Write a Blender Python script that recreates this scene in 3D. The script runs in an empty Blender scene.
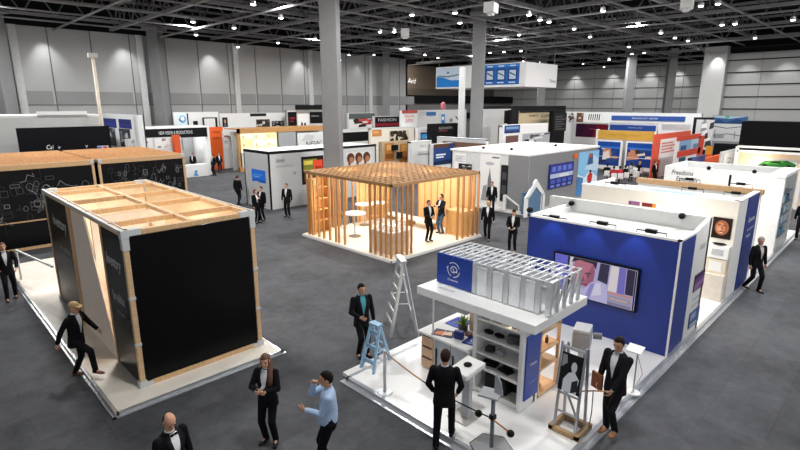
import bpy, bmesh, math, random
from mathutils import Vector as V3, Matrix
from mathutils.bvhtree import BVHTree
rnd = random.Random(7)
SC = bpy.context.scene
COL = SC.collection
PI = math.pi

# ------------------------------------------------------------------ camera model (pixel -> world rays)
FPX = 507.0
CAM_H = 5.8
PITCH = math.atan(121 / FPX)
HEAD = math.radians(45.2)
ca, sa, ct, st = math.cos(HEAD), math.sin(HEAD), math.cos(PITCH), math.sin(PITCH)
RV = V3((sa, -ca, 0)); FV = V3((ca * ct, sa * ct, -st)); UV = V3((ca * st, sa * st, ct))
def ray(px, py): return FV + RV * ((px - 400) / FPX) + UV * ((225 - py) / FPX)
def G(px, py, z=0.0):
    d = ray(px, py); t = (z - CAM_H) / d.z
    return V3((d.x * t, d.y * t, z))
def onX(px, py, x):
    d = ray(px, py); t = x / d.x
    return V3((x, d.y * t, CAM_H + d.z * t))
def onY(px, py, y):
    d = ray(px, py); t = y / d.y
    return V3((d.x * t, y, CAM_H + d.z * t))

# ------------------------------------------------------------------ materials
def lin(h):
    h = h.lstrip('#')
    out = []
    for i in (0, 2, 4):
        c = int(h[i:i + 2], 16) / 255
        out.append(c / 12.92 if c <= .04045 else ((c + .055) / 1.055) ** 2.4)
    return tuple(out)
_mc = {}
def M(h, rough=.6, metal=0.0, var=.06, scale=6.0, emit=0.0, alpha=1.0, trans=0.0):
    key = (h, rough, metal, var, scale, emit, alpha, trans)
    if key in _mc: return _mc[key]
    m = bpy.data.materials.new('paint_' + h.strip('#')); m.use_nodes = True
    nt = m.node_tree; b = nt.nodes['Principled BSDF']
    tc = nt.nodes.new('ShaderNodeTexCoord'); nz = nt.nodes.new('ShaderNodeTexNoise')
    nz.inputs['Scale'].default_value = scale; nz.inputs['Detail'].default_value = 4
    nt.links.new(tc.outputs['Object'], nz.inputs['Vector'])
    rp = nt.nodes.new('ShaderNodeValToRGB')
    c = lin(h)
    rp.color_ramp.elements[0].position = .3; rp.color_ramp.elements[1].position = .7
    rp.color_ramp.elements[0].color = tuple(max(0, x * (1 - var)) for x in c) + (1,)
    rp.color_ramp.elements[1].color = tuple(min(1, x * (1 + var)) for x in c) + (1,)
    nt.links.new(nz.outputs['Fac'], rp.inputs['Fac'])
    nt.links.new(rp.outputs['Color'], b.inputs['Base Color'])
    b.inputs['Roughness'].default_value = rough; b.inputs['Metallic'].default_value = metal
    if max(c) < .035: b.inputs['Specular IOR Level'].default_value = .12
    if emit:
        nt.links.new(rp.outputs['Color'], b.inputs['Emission Color']); b.inputs['Emission Strength'].default_value = emit
    if alpha < 1: b.inputs['Alpha'].default_value = alpha
    if trans: b.inputs['Transmission Weight'].default_value = trans
    _mc[key] = m
    return m
def wood(h, var=.22, sc=(2, 2, 14), rough=.55):
    key = ('wood', h, var, sc)
    if key in _mc: return _mc[key]
    m = bpy.data.materials.new('wood_' + h.strip('#')); m.use_nodes = True
    nt = m.node_tree; b = nt.nodes['Principled BSDF']
    tc = nt.nodes.new('ShaderNodeTexCoord'); mp = nt.nodes.new('ShaderNodeMapping'); nz = nt.nodes.new('ShaderNodeTexNoise')
    mp.inputs['Scale'].default_value = sc; nz.inputs['Scale'].default_value = 2.5; nz.inputs['Detail'].default_value = 6
    nt.links.new(tc.outputs['Object'], mp.inputs['Vector']); nt.links.new(mp.outputs['Vector'], nz.inputs['Vector'])
    rp = nt.nodes.new('ShaderNodeValToRGB'); c = lin(h)
    rp.color_ramp.elements[0].position = .3; rp.color_ramp.elements[1].position = .72
    rp.color_ramp.elements[0].color = tuple(x * (1 - var) for x in c) + (1,)
    rp.color_ramp.elements[1].color = tuple(min(1, x * (1 + var)) for x in c) + (1,)
    nt.links.new(nz.outputs['Fac'], rp.inputs['Fac']); nt.links.new(rp.outputs['Color'], b.inputs['Base Color'])
    b.inputs['Roughness'].default_value = rough
    _mc[key] = m
    return m
def printmat(kind):
    """flat artwork: colour comes from the mesh's own colour attribute; 'screen' also glows"""
    if kind in _mc: return _mc[kind]
    m = bpy.data.materials.new('artwork_' + kind); m.use_nodes = True
    nt = m.node_tree; b = nt.nodes['Principled BSDF']
    at = nt.nodes.new('ShaderNodeAttribute'); at.attribute_name = 'Col'
    b.inputs['Specular IOR Level'].default_value = .15
    if kind == 'screen': b.inputs['Base Color'].default_value = (.02, .02, .025, 1)
    else: nt.links.new(at.outputs['Color'], b.inputs['Base Color'])
    b.inputs['Roughness'].default_value = .45 if kind == 'print' else .25
    if kind == 'screen':
        nt.links.new(at.outputs['Color'], b.inputs['Emission Color']); b.inputs['Emission Strength'].default_value = .46
    if kind == 'lit':
        nt.links.new(at.outputs['Color'], b.inputs['Emission Color']); b.inputs['Emission Strength'].default_value = .4
    _mc[kind] = m
    return m

# ------------------------------------------------------------------ mesh building
_wl = {}                                   # world location of every parent
def wloc(o): return _wl.get(o.name, V3((0, 0, 0))) if o else V3((0, 0, 0))
def tag(o, label=None, cat=None, group=None, kind=None):
    if label: o['label'] = label
    if cat: o['category'] = cat
    if group: o['group'] = group
    if kind: o['kind'] = kind
    return o
def thing(name, label, cat, loc=(0, 0, 0), group=None, kind=None):
    o = bpy.data.objects.new(name, None); COL.objects.link(o)
    o.empty_display_size = .2
    o.location = loc; _wl[o.name] = V3(loc)
    return tag(o, label, cat, group, kind)
def link_mesh(name, me, parent):
    o = bpy.data.objects.new(name, me); COL.objects.link(o)
    if parent: o.parent = parent
    return o
class MB:
    def __init__(s): s.bm = bmesh.new()
    def _face(s, vs, mi=0):
        try:
            f = s.bm.faces.new(vs); f.material_index = mi; return f
        except ValueError: return None
    def box(s, x0, y0, z0, x1, y1, z1, mi=0):
        if x0 > x1: x0, x1 = x1, x0
        if y0 > y1: y0, y1 = y1, y0
        if z0 > z1: z0, z1 = z1, z0
        v = [s.bm.verts.new(p) for p in ((x0,y0,z0),(x1,y0,z0),(x1,y1,z0),(x0,y1,z0),(x0,y0,z1),(x1,y0,z1),(x1,y1,z1),(x0,y1,z1))]
        for q in ((3,2,1,0),(4,5,6,7),(0,1,5,4),(1,2,6,5),(2,3,7,6),(3,0,4,7)): s._face([v[i] for i in q], mi)
        return s
    def cbox(s, c, sx, sy, sz, rz=0, rx=0, ry=0, mi=0):
        m = Matrix.Translation(c) @ Matrix.Rotation(rz, 4, 'Z') @ Matrix.Rotation(ry, 4, 'Y') @ Matrix.Rotation(rx, 4, 'X')
        v = [s.bm.verts.new(m @ V3((a * sx / 2, b * sy / 2, d * sz / 2))) for a, b, d in
             ((-1,-1,-1),(1,-1,-1),(1,1,-1),(-1,1,-1),(-1,-1,1),(1,-1,1),(1,1,1),(-1,1,1))]
        for q in ((3,2,1,0),(4,5,6,7),(0,1,5,4),(1,2,6,5),(2,3,7,6),(3,0,4,7)): s._face([v[i] for i in q], mi)
        return s
    def bar(s, p, q, w, h=None, up=(0, 0, 1), mi=0):
        p, q = V3(p), V3(q); h = h or w
        d = (q - p).normalized(); u = V3(up)
        if abs(d.dot(u)) > .98: u = V3((1, 0, 0))
        a = d.cross(u).normalized() * (w / 2); b = a.cross(d).normalized() * (h / 2)
        v = [s.bm.verts.new(x) for x in (p-a-b, p+a-b, p+a+b, p-a+b, q-a-b, q+a-b, q+a+b, q-a+b)]
        for f in ((3,2,1,0),(4,5,6,7),(0,1,5,4),(1,2,6,5),(2,3,7,6),(3,0,4,7)): s._face([v[i] for i in f], mi)
        return s
    def ring(s, c, a, b, n): return [s.bm.verts.new(c + a * math.cos(2*PI*i/n) + b * math.sin(2*PI*i/n)) for i in range(n)]
    def skin(s, rings, cap=True, mi=0):
        n = len(rings[0])
        for r0, r1 in zip(rings, rings[1:]):
            for i in range(n): s._face((r0[i], r0[(i+1) % n], r1[(i+1) % n], r1[i]), mi)
        if cap: s._face(rings[0][::-1], mi); s._face(rings[-1], mi)
        return s
    def tube(s, pts, r, n=8, mi=0):
        pts = [V3(p) for p in pts]; rs = r if isinstance(r, (list, tuple)) else [r] * len(pts)
        rings = []; ref = None
        for i, p in enumerate(pts):
            d = (pts[min(i+1, len(pts)-1)] - pts[max(i-1, 0)]).normalized()
            if ref is None: ref = V3((0, 0, 1)) if abs(d.z) < .9 else V3((1, 0, 0))
            a = d.cross(ref).normalized(); b = d.cross(a).normalized(); ref = a.cross(d)
            rings.append(s.ring(p, a * rs[i], -b * rs[i], n))
        return s.skin(rings, True, mi)
    def rev(s, prof, c=(0, 0, 0), n=16, mi=0):
        c = V3(c)
        return s.skin([s.ring(c + V3((0, 0, z)), V3((r, 0, 0)), V3((0, r, 0)), n) for r, z in prof], True, mi)
    def poly(s, pts, mi=0): s._face([s.bm.verts.new(p) for p in pts], mi); return s
    def prism(s, pts, d, mi=0):
        d = V3(d); a = [s.bm.verts.new(p) for p in pts]; b = [s.bm.verts.new(V3(p) + d) for p in pts]; n = len(a)
        s._face(a, mi); s._face(b[::-1], mi)
        for i in range(n): s._face((a[i], b[i], b[(i+1) % n], a[(i+1) % n]), mi)
        return s
    def capsule(s, p, q, r0, r1, n=10, mi=0):
        p, q = V3(p), V3(q); d = (q - p); L = d.length
        d = d / L if L > 1e-6 else V3((0, 0, 1))
        ref = V3((0, 0, 1)) if abs(d.z) < .9 else V3((1, 0, 0))
        a = d.cross(ref).normalized(); b = d.cross(a)
        rings = []
        for k in (-.97, -.75, -.4, 0): rings.append((p + d * (r0 * k), r0 * math.sqrt(max(.01, 1 - k*k))))
        for k in (0, .4, .75, .97): rings.append((q + d * (r1 * k), r1 * math.sqrt(max(.01, 1 - k*k))))
        return s.skin([s.ring(c, a * r, b * r, n) for c, r in rings], True, mi)
    def ell(s, c, rx, ry, rz, rot=None, n=14, m=9, mi=0):
        c = V3(c); R = rot or Matrix.Identity(3)
        rings = []
        for j in range(m + 1):
            t = -PI/2 + PI * (j + .15) / (m + .3)
            cc = c + R @ V3((0, 0, rz * math.sin(t))); k = math.cos(t)
            rings.append(s.ring(cc, R @ V3((rx * k, 0, 0)), R @ V3((0, ry * k, 0)), n))
        return s.skin(rings, True, mi)
    def build(s, name, mat, parent=None, label=None, cat=None, group=None, kind=None, bevel=0, smooth=False):
        bmesh.ops.recalc_face_normals(s.bm, faces=s.bm.faces[:])
        me = bpy.data.meshes.new(name)
        base = None
        if parent is None:
            vs = [v.co for v in s.bm.verts]
            base = V3(((min(v.x for v in vs) + max(v.x for v in vs)) / 2, (min(v.y for v in vs) + max(v.y for v in vs)) / 2, min(v.z for v in vs)))
        off = wloc(parent) if parent else base
        bmesh.ops.translate(s.bm, verts=s.bm.verts[:], vec=-off)
        s.bm.to_mesh(me); s.bm.free()
        for m in (mat if isinstance(mat, (list, tuple)) else [mat]): me.materials.append(m)
        if smooth:
            for p in me.polygons: p.use_smooth = True
        o = link_mesh(name, me, parent)
        if parent is None: o.location = base
        _wl[o.name] = off.copy()
        if bevel:
            b = o.modifiers.new('edge', 'BEVEL'); b.width = bevel; b.segments = 2; b.limit_method = 'ANGLE'; b.harden_normals = False
        return tag(o, label, cat, group, kind)

def finish(me, name, mat, parent, off):
    me.materials.clear()
    for m in (mat if isinstance(mat, (list, tuple)) else [mat]): me.materials.append(m)
    o = link_mesh(name, me, parent); _wl[o.name] = off.copy()
    return o

def art(name, parent, O, U, V, shapes, kind='print', label=None, cat=None, group=None, thick=.012):
    """flat artwork on a thin board: coloured polygons in 0..1 coordinates, U to the viewer's right, V up"""
    O, U, V = V3(O), V3(U), V3(V); N = U.cross(V).normalized()
    bm = bmesh.new(); cl = bm.loops.layers.float_color.new('Col')
    def add(pts, c, h):
        f = bm.faces.new([bm.verts.new(O + U * a + V * b + N * h) for a, b in pts])
        rgba = lin(c) + (1,)
        for l in f.loops: l[cl] = rgba
    c0 = shapes[0][1]
    q = [(0, 0), (1, 0), (1, 1), (0, 1)]
    add(q, c0, thick)
    for i in range(4):
        a, b = q[i], q[(i + 1) % 4]
        f = bm.faces.new([bm.verts.new(O + U*x + V*y + N*h) for (x, y), h in ((a, thick), (a, 0), (b, 0), (b, thick))])
        for l in f.loops: l[cl] = lin(c0) + (1,)
    for i, sh in enumerate(shapes[1:]):
        h = thick + .0012 * (i + 1)
        if sh[0] == 'r': _, c, x0, y0, x1, y1 = sh; add([(x0, y0), (x1, y0), (x1, y1), (x0, y1)], c, h)
        elif sh[0] == 'p': add(sh[2], sh[1], h)
        elif sh[0] == 'e':
            _, c, cx, cy, rx, ry = sh
            add([(cx + rx * math.cos(2*PI*k/18), cy + ry * math.sin(2*PI*k/18)) for k in range(18)], c, h)
        elif sh[0] == 'l':
            _, c, pts, w = sh
            asp = U.length / V.length
            for (ax, ay), (bx, by) in zip(pts, pts[1:]):
                dx, dy = (bx - ax) * asp, by - ay; L = math.hypot(dx, dy) or 1
                nx, ny = -dy / L * w / 2 / asp, dx / L * w / 2
                add([(ax+nx, ay+ny), (ax-nx, ay-ny), (bx-nx, by-ny), (bx+nx, by+ny)], c, h)
    off = wloc(parent) if parent else O + U * .5
    bmesh.ops.translate(bm, verts=bm.verts[:], vec=-off)
    me = bpy.data.meshes.new(name); bm.to_mesh(me); bm.free()
    o = finish(me, name, printmat(kind), parent, off)
    if parent is None: o.location = off
    return tag(o, label, cat, group)

def text(parent, s, O, U, V, color='#ffffff', name='lettering', shear=0, emit=0, keep=True):
    """raised lettering filling (or fitting in) the rectangle O,U,V"""
    O, U, V = V3(O), V3(U), V3(V); N = U.cross(V).normalized()
    cu = bpy.data.curves.new('txt', 'FONT'); cu.body = s; cu.align_x = 'LEFT'; cu.resolution_u = 3; cu.shear = shear
    t = bpy.data.objects.new('txt', cu); COL.objects.link(t)
    dg = bpy.context.evaluated_depsgraph_get()
    me = bpy.data.meshes.new_from_object(t.evaluated_get(dg))
    bpy.data.objects.remove(t); bpy.data.curves.remove(cu)
    xs = [v.co.x for v in me.vertices]; ys = [v.co.y for v in me.vertices]
    x0, x1, y0, y1 = min(xs), max(xs), min(ys), max(ys)
    off = wloc(parent)
    for v in me.vertices:
        v.co = O + U * ((v.co.x - x0) / (x1 - x0)) + V * ((v.co.y - y0) / (y1 - y0)) + N * .006 - off
    me.name = name
    return finish(me, name, M(color, .5, var=.01, emit=emit), parent, off)

def dup(root, loc, rz=0, label=None, group=None):
    r = root.copy(); COL.objects.link(r); r.location = loc; r.rotation_euler = (0, 0, rz)
    if label: r['label'] = label
    if group: r['group'] = group
    for ch in list(root.children):
        c = ch.copy(); COL.objects.link(c); c.parent = r
        for g in list(ch.children):
            d = g.copy(); COL.objects.link(d); d.parent = c
    return r
def faceX(x, px0, py0, px1, py1, out=.01):
    """rectangle on the plane X = x seen from smaller X, from two picture corners (top left, bottom right)"""
    a, b = onX(px0, py0, x), onX(px1, py1, x)
    return V3((x - out, a.y, b.z)), V3((0, b.y - a.y, 0)), V3((0, 0, a.z - b.z))
def faceY(y, px0, py0, px1, py1, out=.01):
    a, b = onY(px0, py0, y), onY(px1, py1, y)
    return V3((a.x, y - out, b.z)), V3((b.x - a.x, 0, 0)), V3((0, 0, a.z - b.z))
def rX(x, y_from, y_to, z0, z1, out=.01): return V3((x - out, y_from, z0)), V3((0, y_to - y_from, 0)), V3((0, 0, z1 - z0))
def rY(y, x_from, x_to, z0, z1, out=.01): return V3((x_from, y - out, z0)), V3((x_to - x_from, 0, 0)), V3((0, 0, z1 - z0))
# ------------------------------------------------------------------ camera, world, lights
cam = bpy.data.cameras.new('camera'); cam.sensor_width = 36; cam.lens = FPX * 36 / 800; cam.clip_end = 400
camo = bpy.data.objects.new('camera', cam); COL.objects.link(camo)
camo.location = (0, 0, CAM_H); camo.rotation_euler = (PI/2 - PITCH, 0, HEAD - PI/2)
SC.camera = camo
SC.view_settings.view_transform = 'Standard'; SC.view_settings.look = 'None'; SC.view_settings.exposure = 0.5
w = bpy.data.worlds.new('hall_air'); SC.world = w; w.use_nodes = True
w.node_tree.nodes['Background'].inputs[0].default_value = (.93, .96, 1, 1); w.node_tree.nodes['Background'].inputs[1].default_value = .48
SC.cycles.use_denoising = True
SC.cycles.max_bounces = 5; SC.cycles.diffuse_bounces = 3
SC.cycles.caustics_reflective = False; SC.cycles.caustics_refractive = False
def lamp(kind, loc, power, size=.5, col=(1, 1, 1), target=None, angle=None, blend=.5, name='lamp'):
    l = bpy.data.lights.new(name, kind); l.energy = power; l.color = col
    if kind == 'AREA': l.shape = 'DISK'; l.size = size
    else: l.shadow_soft_size = size
    if kind == 'SPOT': l.spot_size = angle or 1.2; l.spot_blend = blend
    o = bpy.data.objects.new(name, l); COL.objects.link(o); o.location = loc
    if target is not None: o.rotation_euler = (V3(target) - V3(loc)).to_track_quat('-Z', 'Y').to_euler()
    return o

# ------------------------------------------------------------------ the hall
def carpet():
    m = bpy.data.materials.new('carpet_grey'); m.use_nodes = True
    nt = m.node_tree; b = nt.nodes['Principled BSDF']; L = nt.links.new
    tc = nt.nodes.new('ShaderNodeTexCoord')
    def noise(sc, det, rough=.6):
        n = nt.nodes.new('ShaderNodeTexNoise'); n.inputs['Scale'].default_value = sc; n.inputs['Detail'].default_value = det
        n.inputs['Roughness'].default_value = rough; L(tc.outputs['Object'], n.inputs['Vector']); return n
    n1, n2, n3 = noise(.35, 5), noise(2.2, 8, .75), noise(60, 2)
    br = nt.nodes.new('ShaderNodeTexBrick'); br.inputs['Scale'].default_value = 1.0
    br.inputs['Brick Width'].default_value = 2.0; br.inputs['Row Height'].default_value = 1.0; br.inputs['Mortar Size'].default_value = .012
    br.inputs['Color1'].default_value = (.42, .42, .42, 1); br.inputs['Color2'].default_value = (.60, .60, .60, 1); br.inputs['Mortar'].default_value = (.36, .36, .36, 1)
    L(tc.outputs['Object'], br.inputs['Vector'])
    def mth(op, a, b_, v=None):
        n = nt.nodes.new('ShaderNodeMath'); n.operation = op
        L(a, n.inputs[0])
        if v is None: L(b_, n.inputs[1])
        else: n.inputs[1].default_value = v
        return n.outputs[0]
    s = mth('ADD', mth('MULTIPLY', n1.outputs['Fac'], None, .45), mth('MULTIPLY', n2.outputs['Fac'], None, .6))
    s = mth('ADD', s, mth('MULTIPLY', n3.outputs['Fac'], None, .25))
    s = mth('ADD', s, mth('MULTIPLY', br.outputs['Color'], None, .36))
    rp = nt.nodes.new('ShaderNodeValToRGB'); L(s, rp.inputs['Fac'])
    e = rp.color_ramp.elements
    e[0].position = .57; e[0].color = (.015, .016, .019, 1); e[1].position = 1.0; e[1].color = (.092, .095, .106, 1)
    L(rp.outputs['Color'], b.inputs['Base Color']); b.inputs['Roughness'].default_value = .9
    bp = nt.nodes.new('ShaderNodeBump'); bp.inputs['Strength'].default_value = .25; bp.inputs['Distance'].default_value = .01
    L(n3.outputs['Fac'], bp.inputs['Height']); L(bp.outputs['Normal'], b.inputs['Normal'])
    return m
MB().box(-20, -12, -.3, 78, 54, 0).build('floor', carpet(), kind='structure')

WALLG = M('#a2a2a1', .7, var=.05, scale=.3); WALLB = M('#858585', .7, var=.04, scale=.4); SEAM = M('#5d5d5e', .8); RIB = M('#bdbdbb', .6)
HW = 11.35
mb = MB(); mb.box(-20, 47, 0, 48, 47.4, HW)
for i in range(24):
    x = -19 + i * 2.85
    mb.box(x, 46.97, 0, x + .07, 47, HW, 1)
    if i % 3 == 0: mb.box(x + .5, 46.8, 0, x + 1.0, 47, HW, 3)
    mb.box(x + .1, 46.98, 5.75, x + 2.7, 47, 6.75, 2)
mb.box(-20, 46.96, 5.7, 48, 47, 5.76, 1)
mb.build('wall_left', [WALLG, SEAM, WALLB, RIB], kind='structure')
# recessed gallery beyond the end of the long wall
mb = MB(); mb.box(48, 54, 0, 78, 54.3, HW, 0).box(47.7, 47, 0, 48, 54, HW, 0)
mb.build('wall_back', [M('#6d6258', .8)], kind='structure')
mb = MB()
mb.box(48.3, 50, 5.9, 77, 53.9, 7.0).box(48.3, 50, 3.6, 77, 53.9, 4.5)
mb.build('trim_1', [M('#17171a', .7)], kind='structure')
mb = MB(); mb.box(48.3, 50.4, 4.5, 77, 53.8, 5.9).box(48.3, 50.6, 0, 77, 53.6, 3.6); mb.build('trim_2', M('#7c7a78', .7), kind='structure')
# far cross wall (two depths)
mb = MB(); mb.box(77, 10, 0, 77.4, 54, HW, 0)
for k in range(7): mb.box(76.95, 10, 2.2 + k * 1.45, 77, 54, 2.3 + k * 1.45, 1)
for k in range(14): mb.box(76.95, 11 + k * 3.1, 0, 77, 11.05 + k * 3.1, HW, 2)
mb.build('wall_far', [M('#b0b0ae', .7, var=.04, scale=.3), SEAM, WALLB], kind='structure')
ycor = onX(722, 100, 60.5).y
mb = MB(); mb.box(60.5, -12, 0, 61, ycor, HW - .7, 0).box(61, ycor - .4, 0, 77, ycor, HW, 0)
for k in range(9): mb.box(60.44, -12, 1.75 + k * 1.17, 60.5, ycor, 1.86 + k * 1.17, 1)
for k in range(6): mb.box(60.46, ycor - 3 - k * 4, 0, 60.5, ycor - 2.95 - k * 4, HW - .8, 2)
mb.build('wall_right', [M('#9d9d9b', .7, var=.05, scale=.3), M('#2c2c2d', .8), WALLB], kind='structure')
MB().box(59.6, ycor - .1, 0, 60.9, ycor + 1.9, HW).build('wall_pier', M('#b4b4b2', .6, var=.05), kind='structure')
MB().box(-20, -12, 14.6, 78, 54, 14.9).build('ceiling', M('#0b0b0c', .9), kind='structure')

# dark upper strip between the wall heads and the roof
DK = M('#161617', .9)
MB().box(-20, 47.05, HW, 48, 47.4, 14.6).build('trim_3', DK, kind='structure')
MB().box(48, 54.05, HW, 78, 54.4, 14.6).build('trim_4', DK, kind='structure')
MB().box(77.05, ycor, HW, 77.5, 54, 14.6).build('trim_5', DK, kind='structure')
MB().box(60.6, -12, HW - .7, 61, ycor + 1.9, 14.6).build('trim_6', DK, kind='structure')

# roof trusses, pipes
STEEL = M('#868689', .5, metal=.2, var=.1)
STEELD = M('#5c5c5f', .6, var=.1)
def truss(axis, c, a, b, z0, z1, name='roof_truss', step=2.0):
    mb = MB()
    P = (lambda t, z: (c, t, z)) if axis == 'y' else (lambda t, z: (t, c, z))
    mb.bar(P(a, z0), P(b, z0), .26, .2); mb.bar(P(a, z1), P(b, z1), .2, .18)
    n = int((b - a) / step)
    for i in range(n):
        t = a + i * step
        mb.bar(P(t, z0), P(t + step / 2, z1), .09, .09, mi=1); mb.bar(P(t + step / 2, z1), P(t + step, z0), .09, .09, mi=1)
    return mb.build(name, [STEEL, STEELD], kind='structure')
for i in range(8): truss('y', 14 + i * 8.4, 2, 53, 11.6, 13.2, 'ceiling_truss')
for i in range(7): truss('x', 6 + i * 6.6, 4, 76, 12.0, 13.6, 'ceiling_truss')
for i in range(9):
    mb = MB(); x = 10 + i * 7.3
    mb.tube([(x, 2, 11.2), (x, 53, 11.2)], .07, 6); mb.build('ceiling_pipe', STEEL, kind='structure')
for i in range(9):
    mb = MB(); y = 9 + i * 4.3
    mb.tube([(4, y, 11.35), (76, y, 11.35)], .06, 6); mb.build('ceiling_pipe', STEEL, kind='structure')
for i in range(9):
    mb = MB(); x = 13 + i * 7
    mb.box(x, 3, 13.7, x + .8, 53, 14.2); mb.build('ceiling_duct', M('#2c2c2f', .6), kind='structure')

# columns
CONC = M('#7b7b7c', .6, var=.05, scale=1.2)
def column(px, depth, wid, top=12.5, rz=.55, name='column'):
    p = V3((ca, sa, 0)) * depth + RV * ((px - 400) / FPX * depth * 1.02)
    mb = MB(); mb.cbox((p.x, p.y, top / 2), wid, wid, top, rz=rz)
    mb.cbox((p.x, p.y, top - .6), wid * 1.5, wid * 1.5, .25, rz=rz)
    mb.cbox((p.x, p.y, .15), wid * 1.06, wid * 1.06, .3, rz=rz)
    return mb.build(name, CONC, kind='structure', bevel=.04)
RC = HEAD - PI/2 - .12
column(23.5, 36.3, 1.05, rz=RC); column(173, 44.6, .95, rz=RC); column(335.3, 26.5, .86, rz=RC + .02); column(473.5, 38, .92, rz=RC - .05)
column(617, 64, .95, rz=RC); column(655, 66, .92, rz=RC); column(387, 62, .75, rz=RC); column(534, 70, .9, rz=RC)

# ceiling lamps
sp = thing('ceiling_spotlight', 'small bright spotlight hung from the dark roof steelwork', 'spotlight', (0, 0, 0), 'spotlights hung under the hall roof')
MB().tube([(0, 0, .62), (0, 0, .16)], .03, 6).build('stem', STEELD, sp)
MB().rev([(.07, .24), (.13, .18), (.16, 0), (.13, 0.01)], n=12).build('lamp_shade', M('#b9b9ba', .4, metal=.3), sp, smooth=True)
MB().rev([(.12, .02), (.13, -.02), (.08, -.05)], n=12).build('bulb', M('#ffffff', .4, emit=9.0, var=0), sp, label='glowing white bulb')
spots = [(253,4.5),(281,18),(234,28),(315,39),(278,43),(238,47),(340,60),(193,22),(196,35),(380,32),(394,32),(412,15),(460,23),(349,55),(374,55),(529,15),(540,20),(549,22),(519,35),(574,29),(590,37),(490,53),(504,52),(521,51),(425,55),(438,58),(603,11),(638,23),(661,33),(675,38),(688,41),(722,25),(735,24),(755,38),(629,47),(632,54),(644,53),(609,60),(604,67),(718,4),(793,20),(455,13),(701,6),(583,64)]
zz = 11.0
first = True
for px, py in spots:
    p = G(px, py, zz)
    if p.x > 75 or p.y > 46.4 + (6 if p.x > 48 else 0): 
        k = min(75 / p.x, (46.2 if p.x < 48 else 52) / p.y); p = V3((p.x * k, p.y * k, CAM_H + (p.z - CAM_H) * k))
    if first: sp.location = p; first = False
    else: dup(sp, p)
def projector(px, py, z, rz):
    p = G(px, py, z)
    t = thing('hanging_projector', '', 'projector', p)
    p = V3(p)
    MB().cbox(p, .8, .55, .5, rz=rz).cbox(p + V3((0, 0, -.3)), .3, .3, .14, rz=rz).build('housing', M('#d6d6d4', .5), t, bevel=.03)
    MB().tube([p + V3((0, 0, .25)), p + V3((0, 0, 1.3))], .04, 6).build('stem', STEELD, t)
    return t
projector(491, 8, 10.6, .3)['label'] = 'white box unit under the roof beside the head of the middle grey column'
projector(687, 3, 10.3, .3)['label'] = 'pale grey box hung at the top edge of the picture'
projector(405, 33, 10.4, .8)['label'] = 'grey white box hung under the roof between the two nearer middle columns'
for px, dy in ((48, 1), (128, 1), (215, 1), (305, 1), (362, 1)):
    q = onY(px, 60, 45.6); lamp('SPOT', (q.x, 45.9, 11.3), 420, .1, target=(q.x + .3, 46.9, 7), angle=1.2, blend=.9, name='wall_washer')
for px in (572, 610, 628, 647, 676):
    q = onX(px, 70, 75.5); lamp('SPOT', (75.6, q.y, 11.3), 420, .1, target=(76.9, q.y, 7), angle=1.2, blend=.9, name='wall_washer')
for px in (716, 745, 785):
    q = onX(px, 60, 59.0); lamp('SPOT', (58.9, q.y, 10.8), 260, .1, target=(60.4, q.y, 7), angle=1.2, blend=.9, name='wall_washer')
# real light: high-bay lamps
for i in range(6):
    for j in range(4):
        x, y = 5 + i * 11.5, 4 + j * 11.5
        if x > 60 and y < 5: continue
        lamp('AREA', (x, y, 11.4), 400 if i + j == 0 else (560 if i + j == 1 else 700), 1.3, (1, .993, .98), name='overhead_light')

for x in (14, 26, 38): lamp('AREA', (x, -5, 10.5), 280, 1.3, (1, .985, .96), target=(x, 3, 1), name='overhead_light')  # added fill over the open side, brightens the aisle-facing end walls
# ------------------------------------------------------------------ near-side timber booth with black panels
PINE = wood('#cfac84', .14); PINE2 = wood('#cda77b', .14, (14, 2, 2)); PINEY = wood('#d6b48a', .14, (2, 14, 2))
CREAM = M('#f0dcc0', .6, var=.05); ALU = M('#b9bcc0', .35, metal=.5, var=.05); WHITE = M('#ecebe9', .45, var=.02)
BLACKP = M('#0d0d0f', .3, var=.1); BRKT = M('#c3c4c4', .4, var=.03)
pl = thing('booth_platform', 'pale wooden platform with silver edge under the free-standing black timber booth', 'platform', (4.2, 16.5, 0))
MB().box(2.24, 9.92, .01, 5.78, 22.6, .07).build('deck', M('#f8f0e3', .45, var=.06, scale=2.5), pl)
mb = MB(); mb.box(2.2, 9.86, 0, 5.84, 9.92, .074).box(2.18, 9.86, 0, 2.24, 22.6, .074).box(5.78, 9.86, 0, 5.84, 22.6, .074).box(2.12, 9.8, 0, 5.9, 9.86, .02).box(2.12, 9.8, 0, 2.18, 22.6, .02)
mb.build('edge_trim', M('#c5c8cc', .3, metal=.6), pl, label='silver metal edge trim')
bt = thing('exhibition_booth', 'timber-framed booth clad in black panels with open beam top on the pale platform', 'booth', (4.23, 14, .072))
X0, X1, Y0, Y1, Z0, Z1 = 2.9, 5.6, 10.52, 17.35, .072, 3.4
for x in (X0, X1):
    for y in (Y0, Y1):
        MB().box(x - .05, y - .05, Z0, x + .05, y + .05, Z1 - .1).build('post', PINE, bt, bevel=.008)
for y in (12.0, 14.85): MB().box(X0 - .05, y - .04, Z0, X0 + .04, y + .04, Z1 - .1).build('post', PINE, bt, bevel=.008)
for x in (X0, X1): MB().box(x - .06, Y0 - .06, Z1 - .1, x + .06, Y1 + .06, Z1).build('top_beam', PINEY, bt, bevel=.008)
for y in (Y0, Y1): MB().box(X0 - .06, y - .06, Z1 - .1, X1 + .06, y + .06, Z1 + .005).build('top_beam', PINE2, bt, bevel=.008)
MB().box(4.2, Y0, Z1 - .08, 4.3, Y1, Z1 + .012).build('top_beam', PINEY, bt, bevel=.006)
for y in (11.45, 13.15, 14.8, 16.6): MB().box(X0, y - .05, Z1 - .09, X1, y + .05, Z1 + .02).build('cross_beam', PINE2, bt, bevel=.006)
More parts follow.
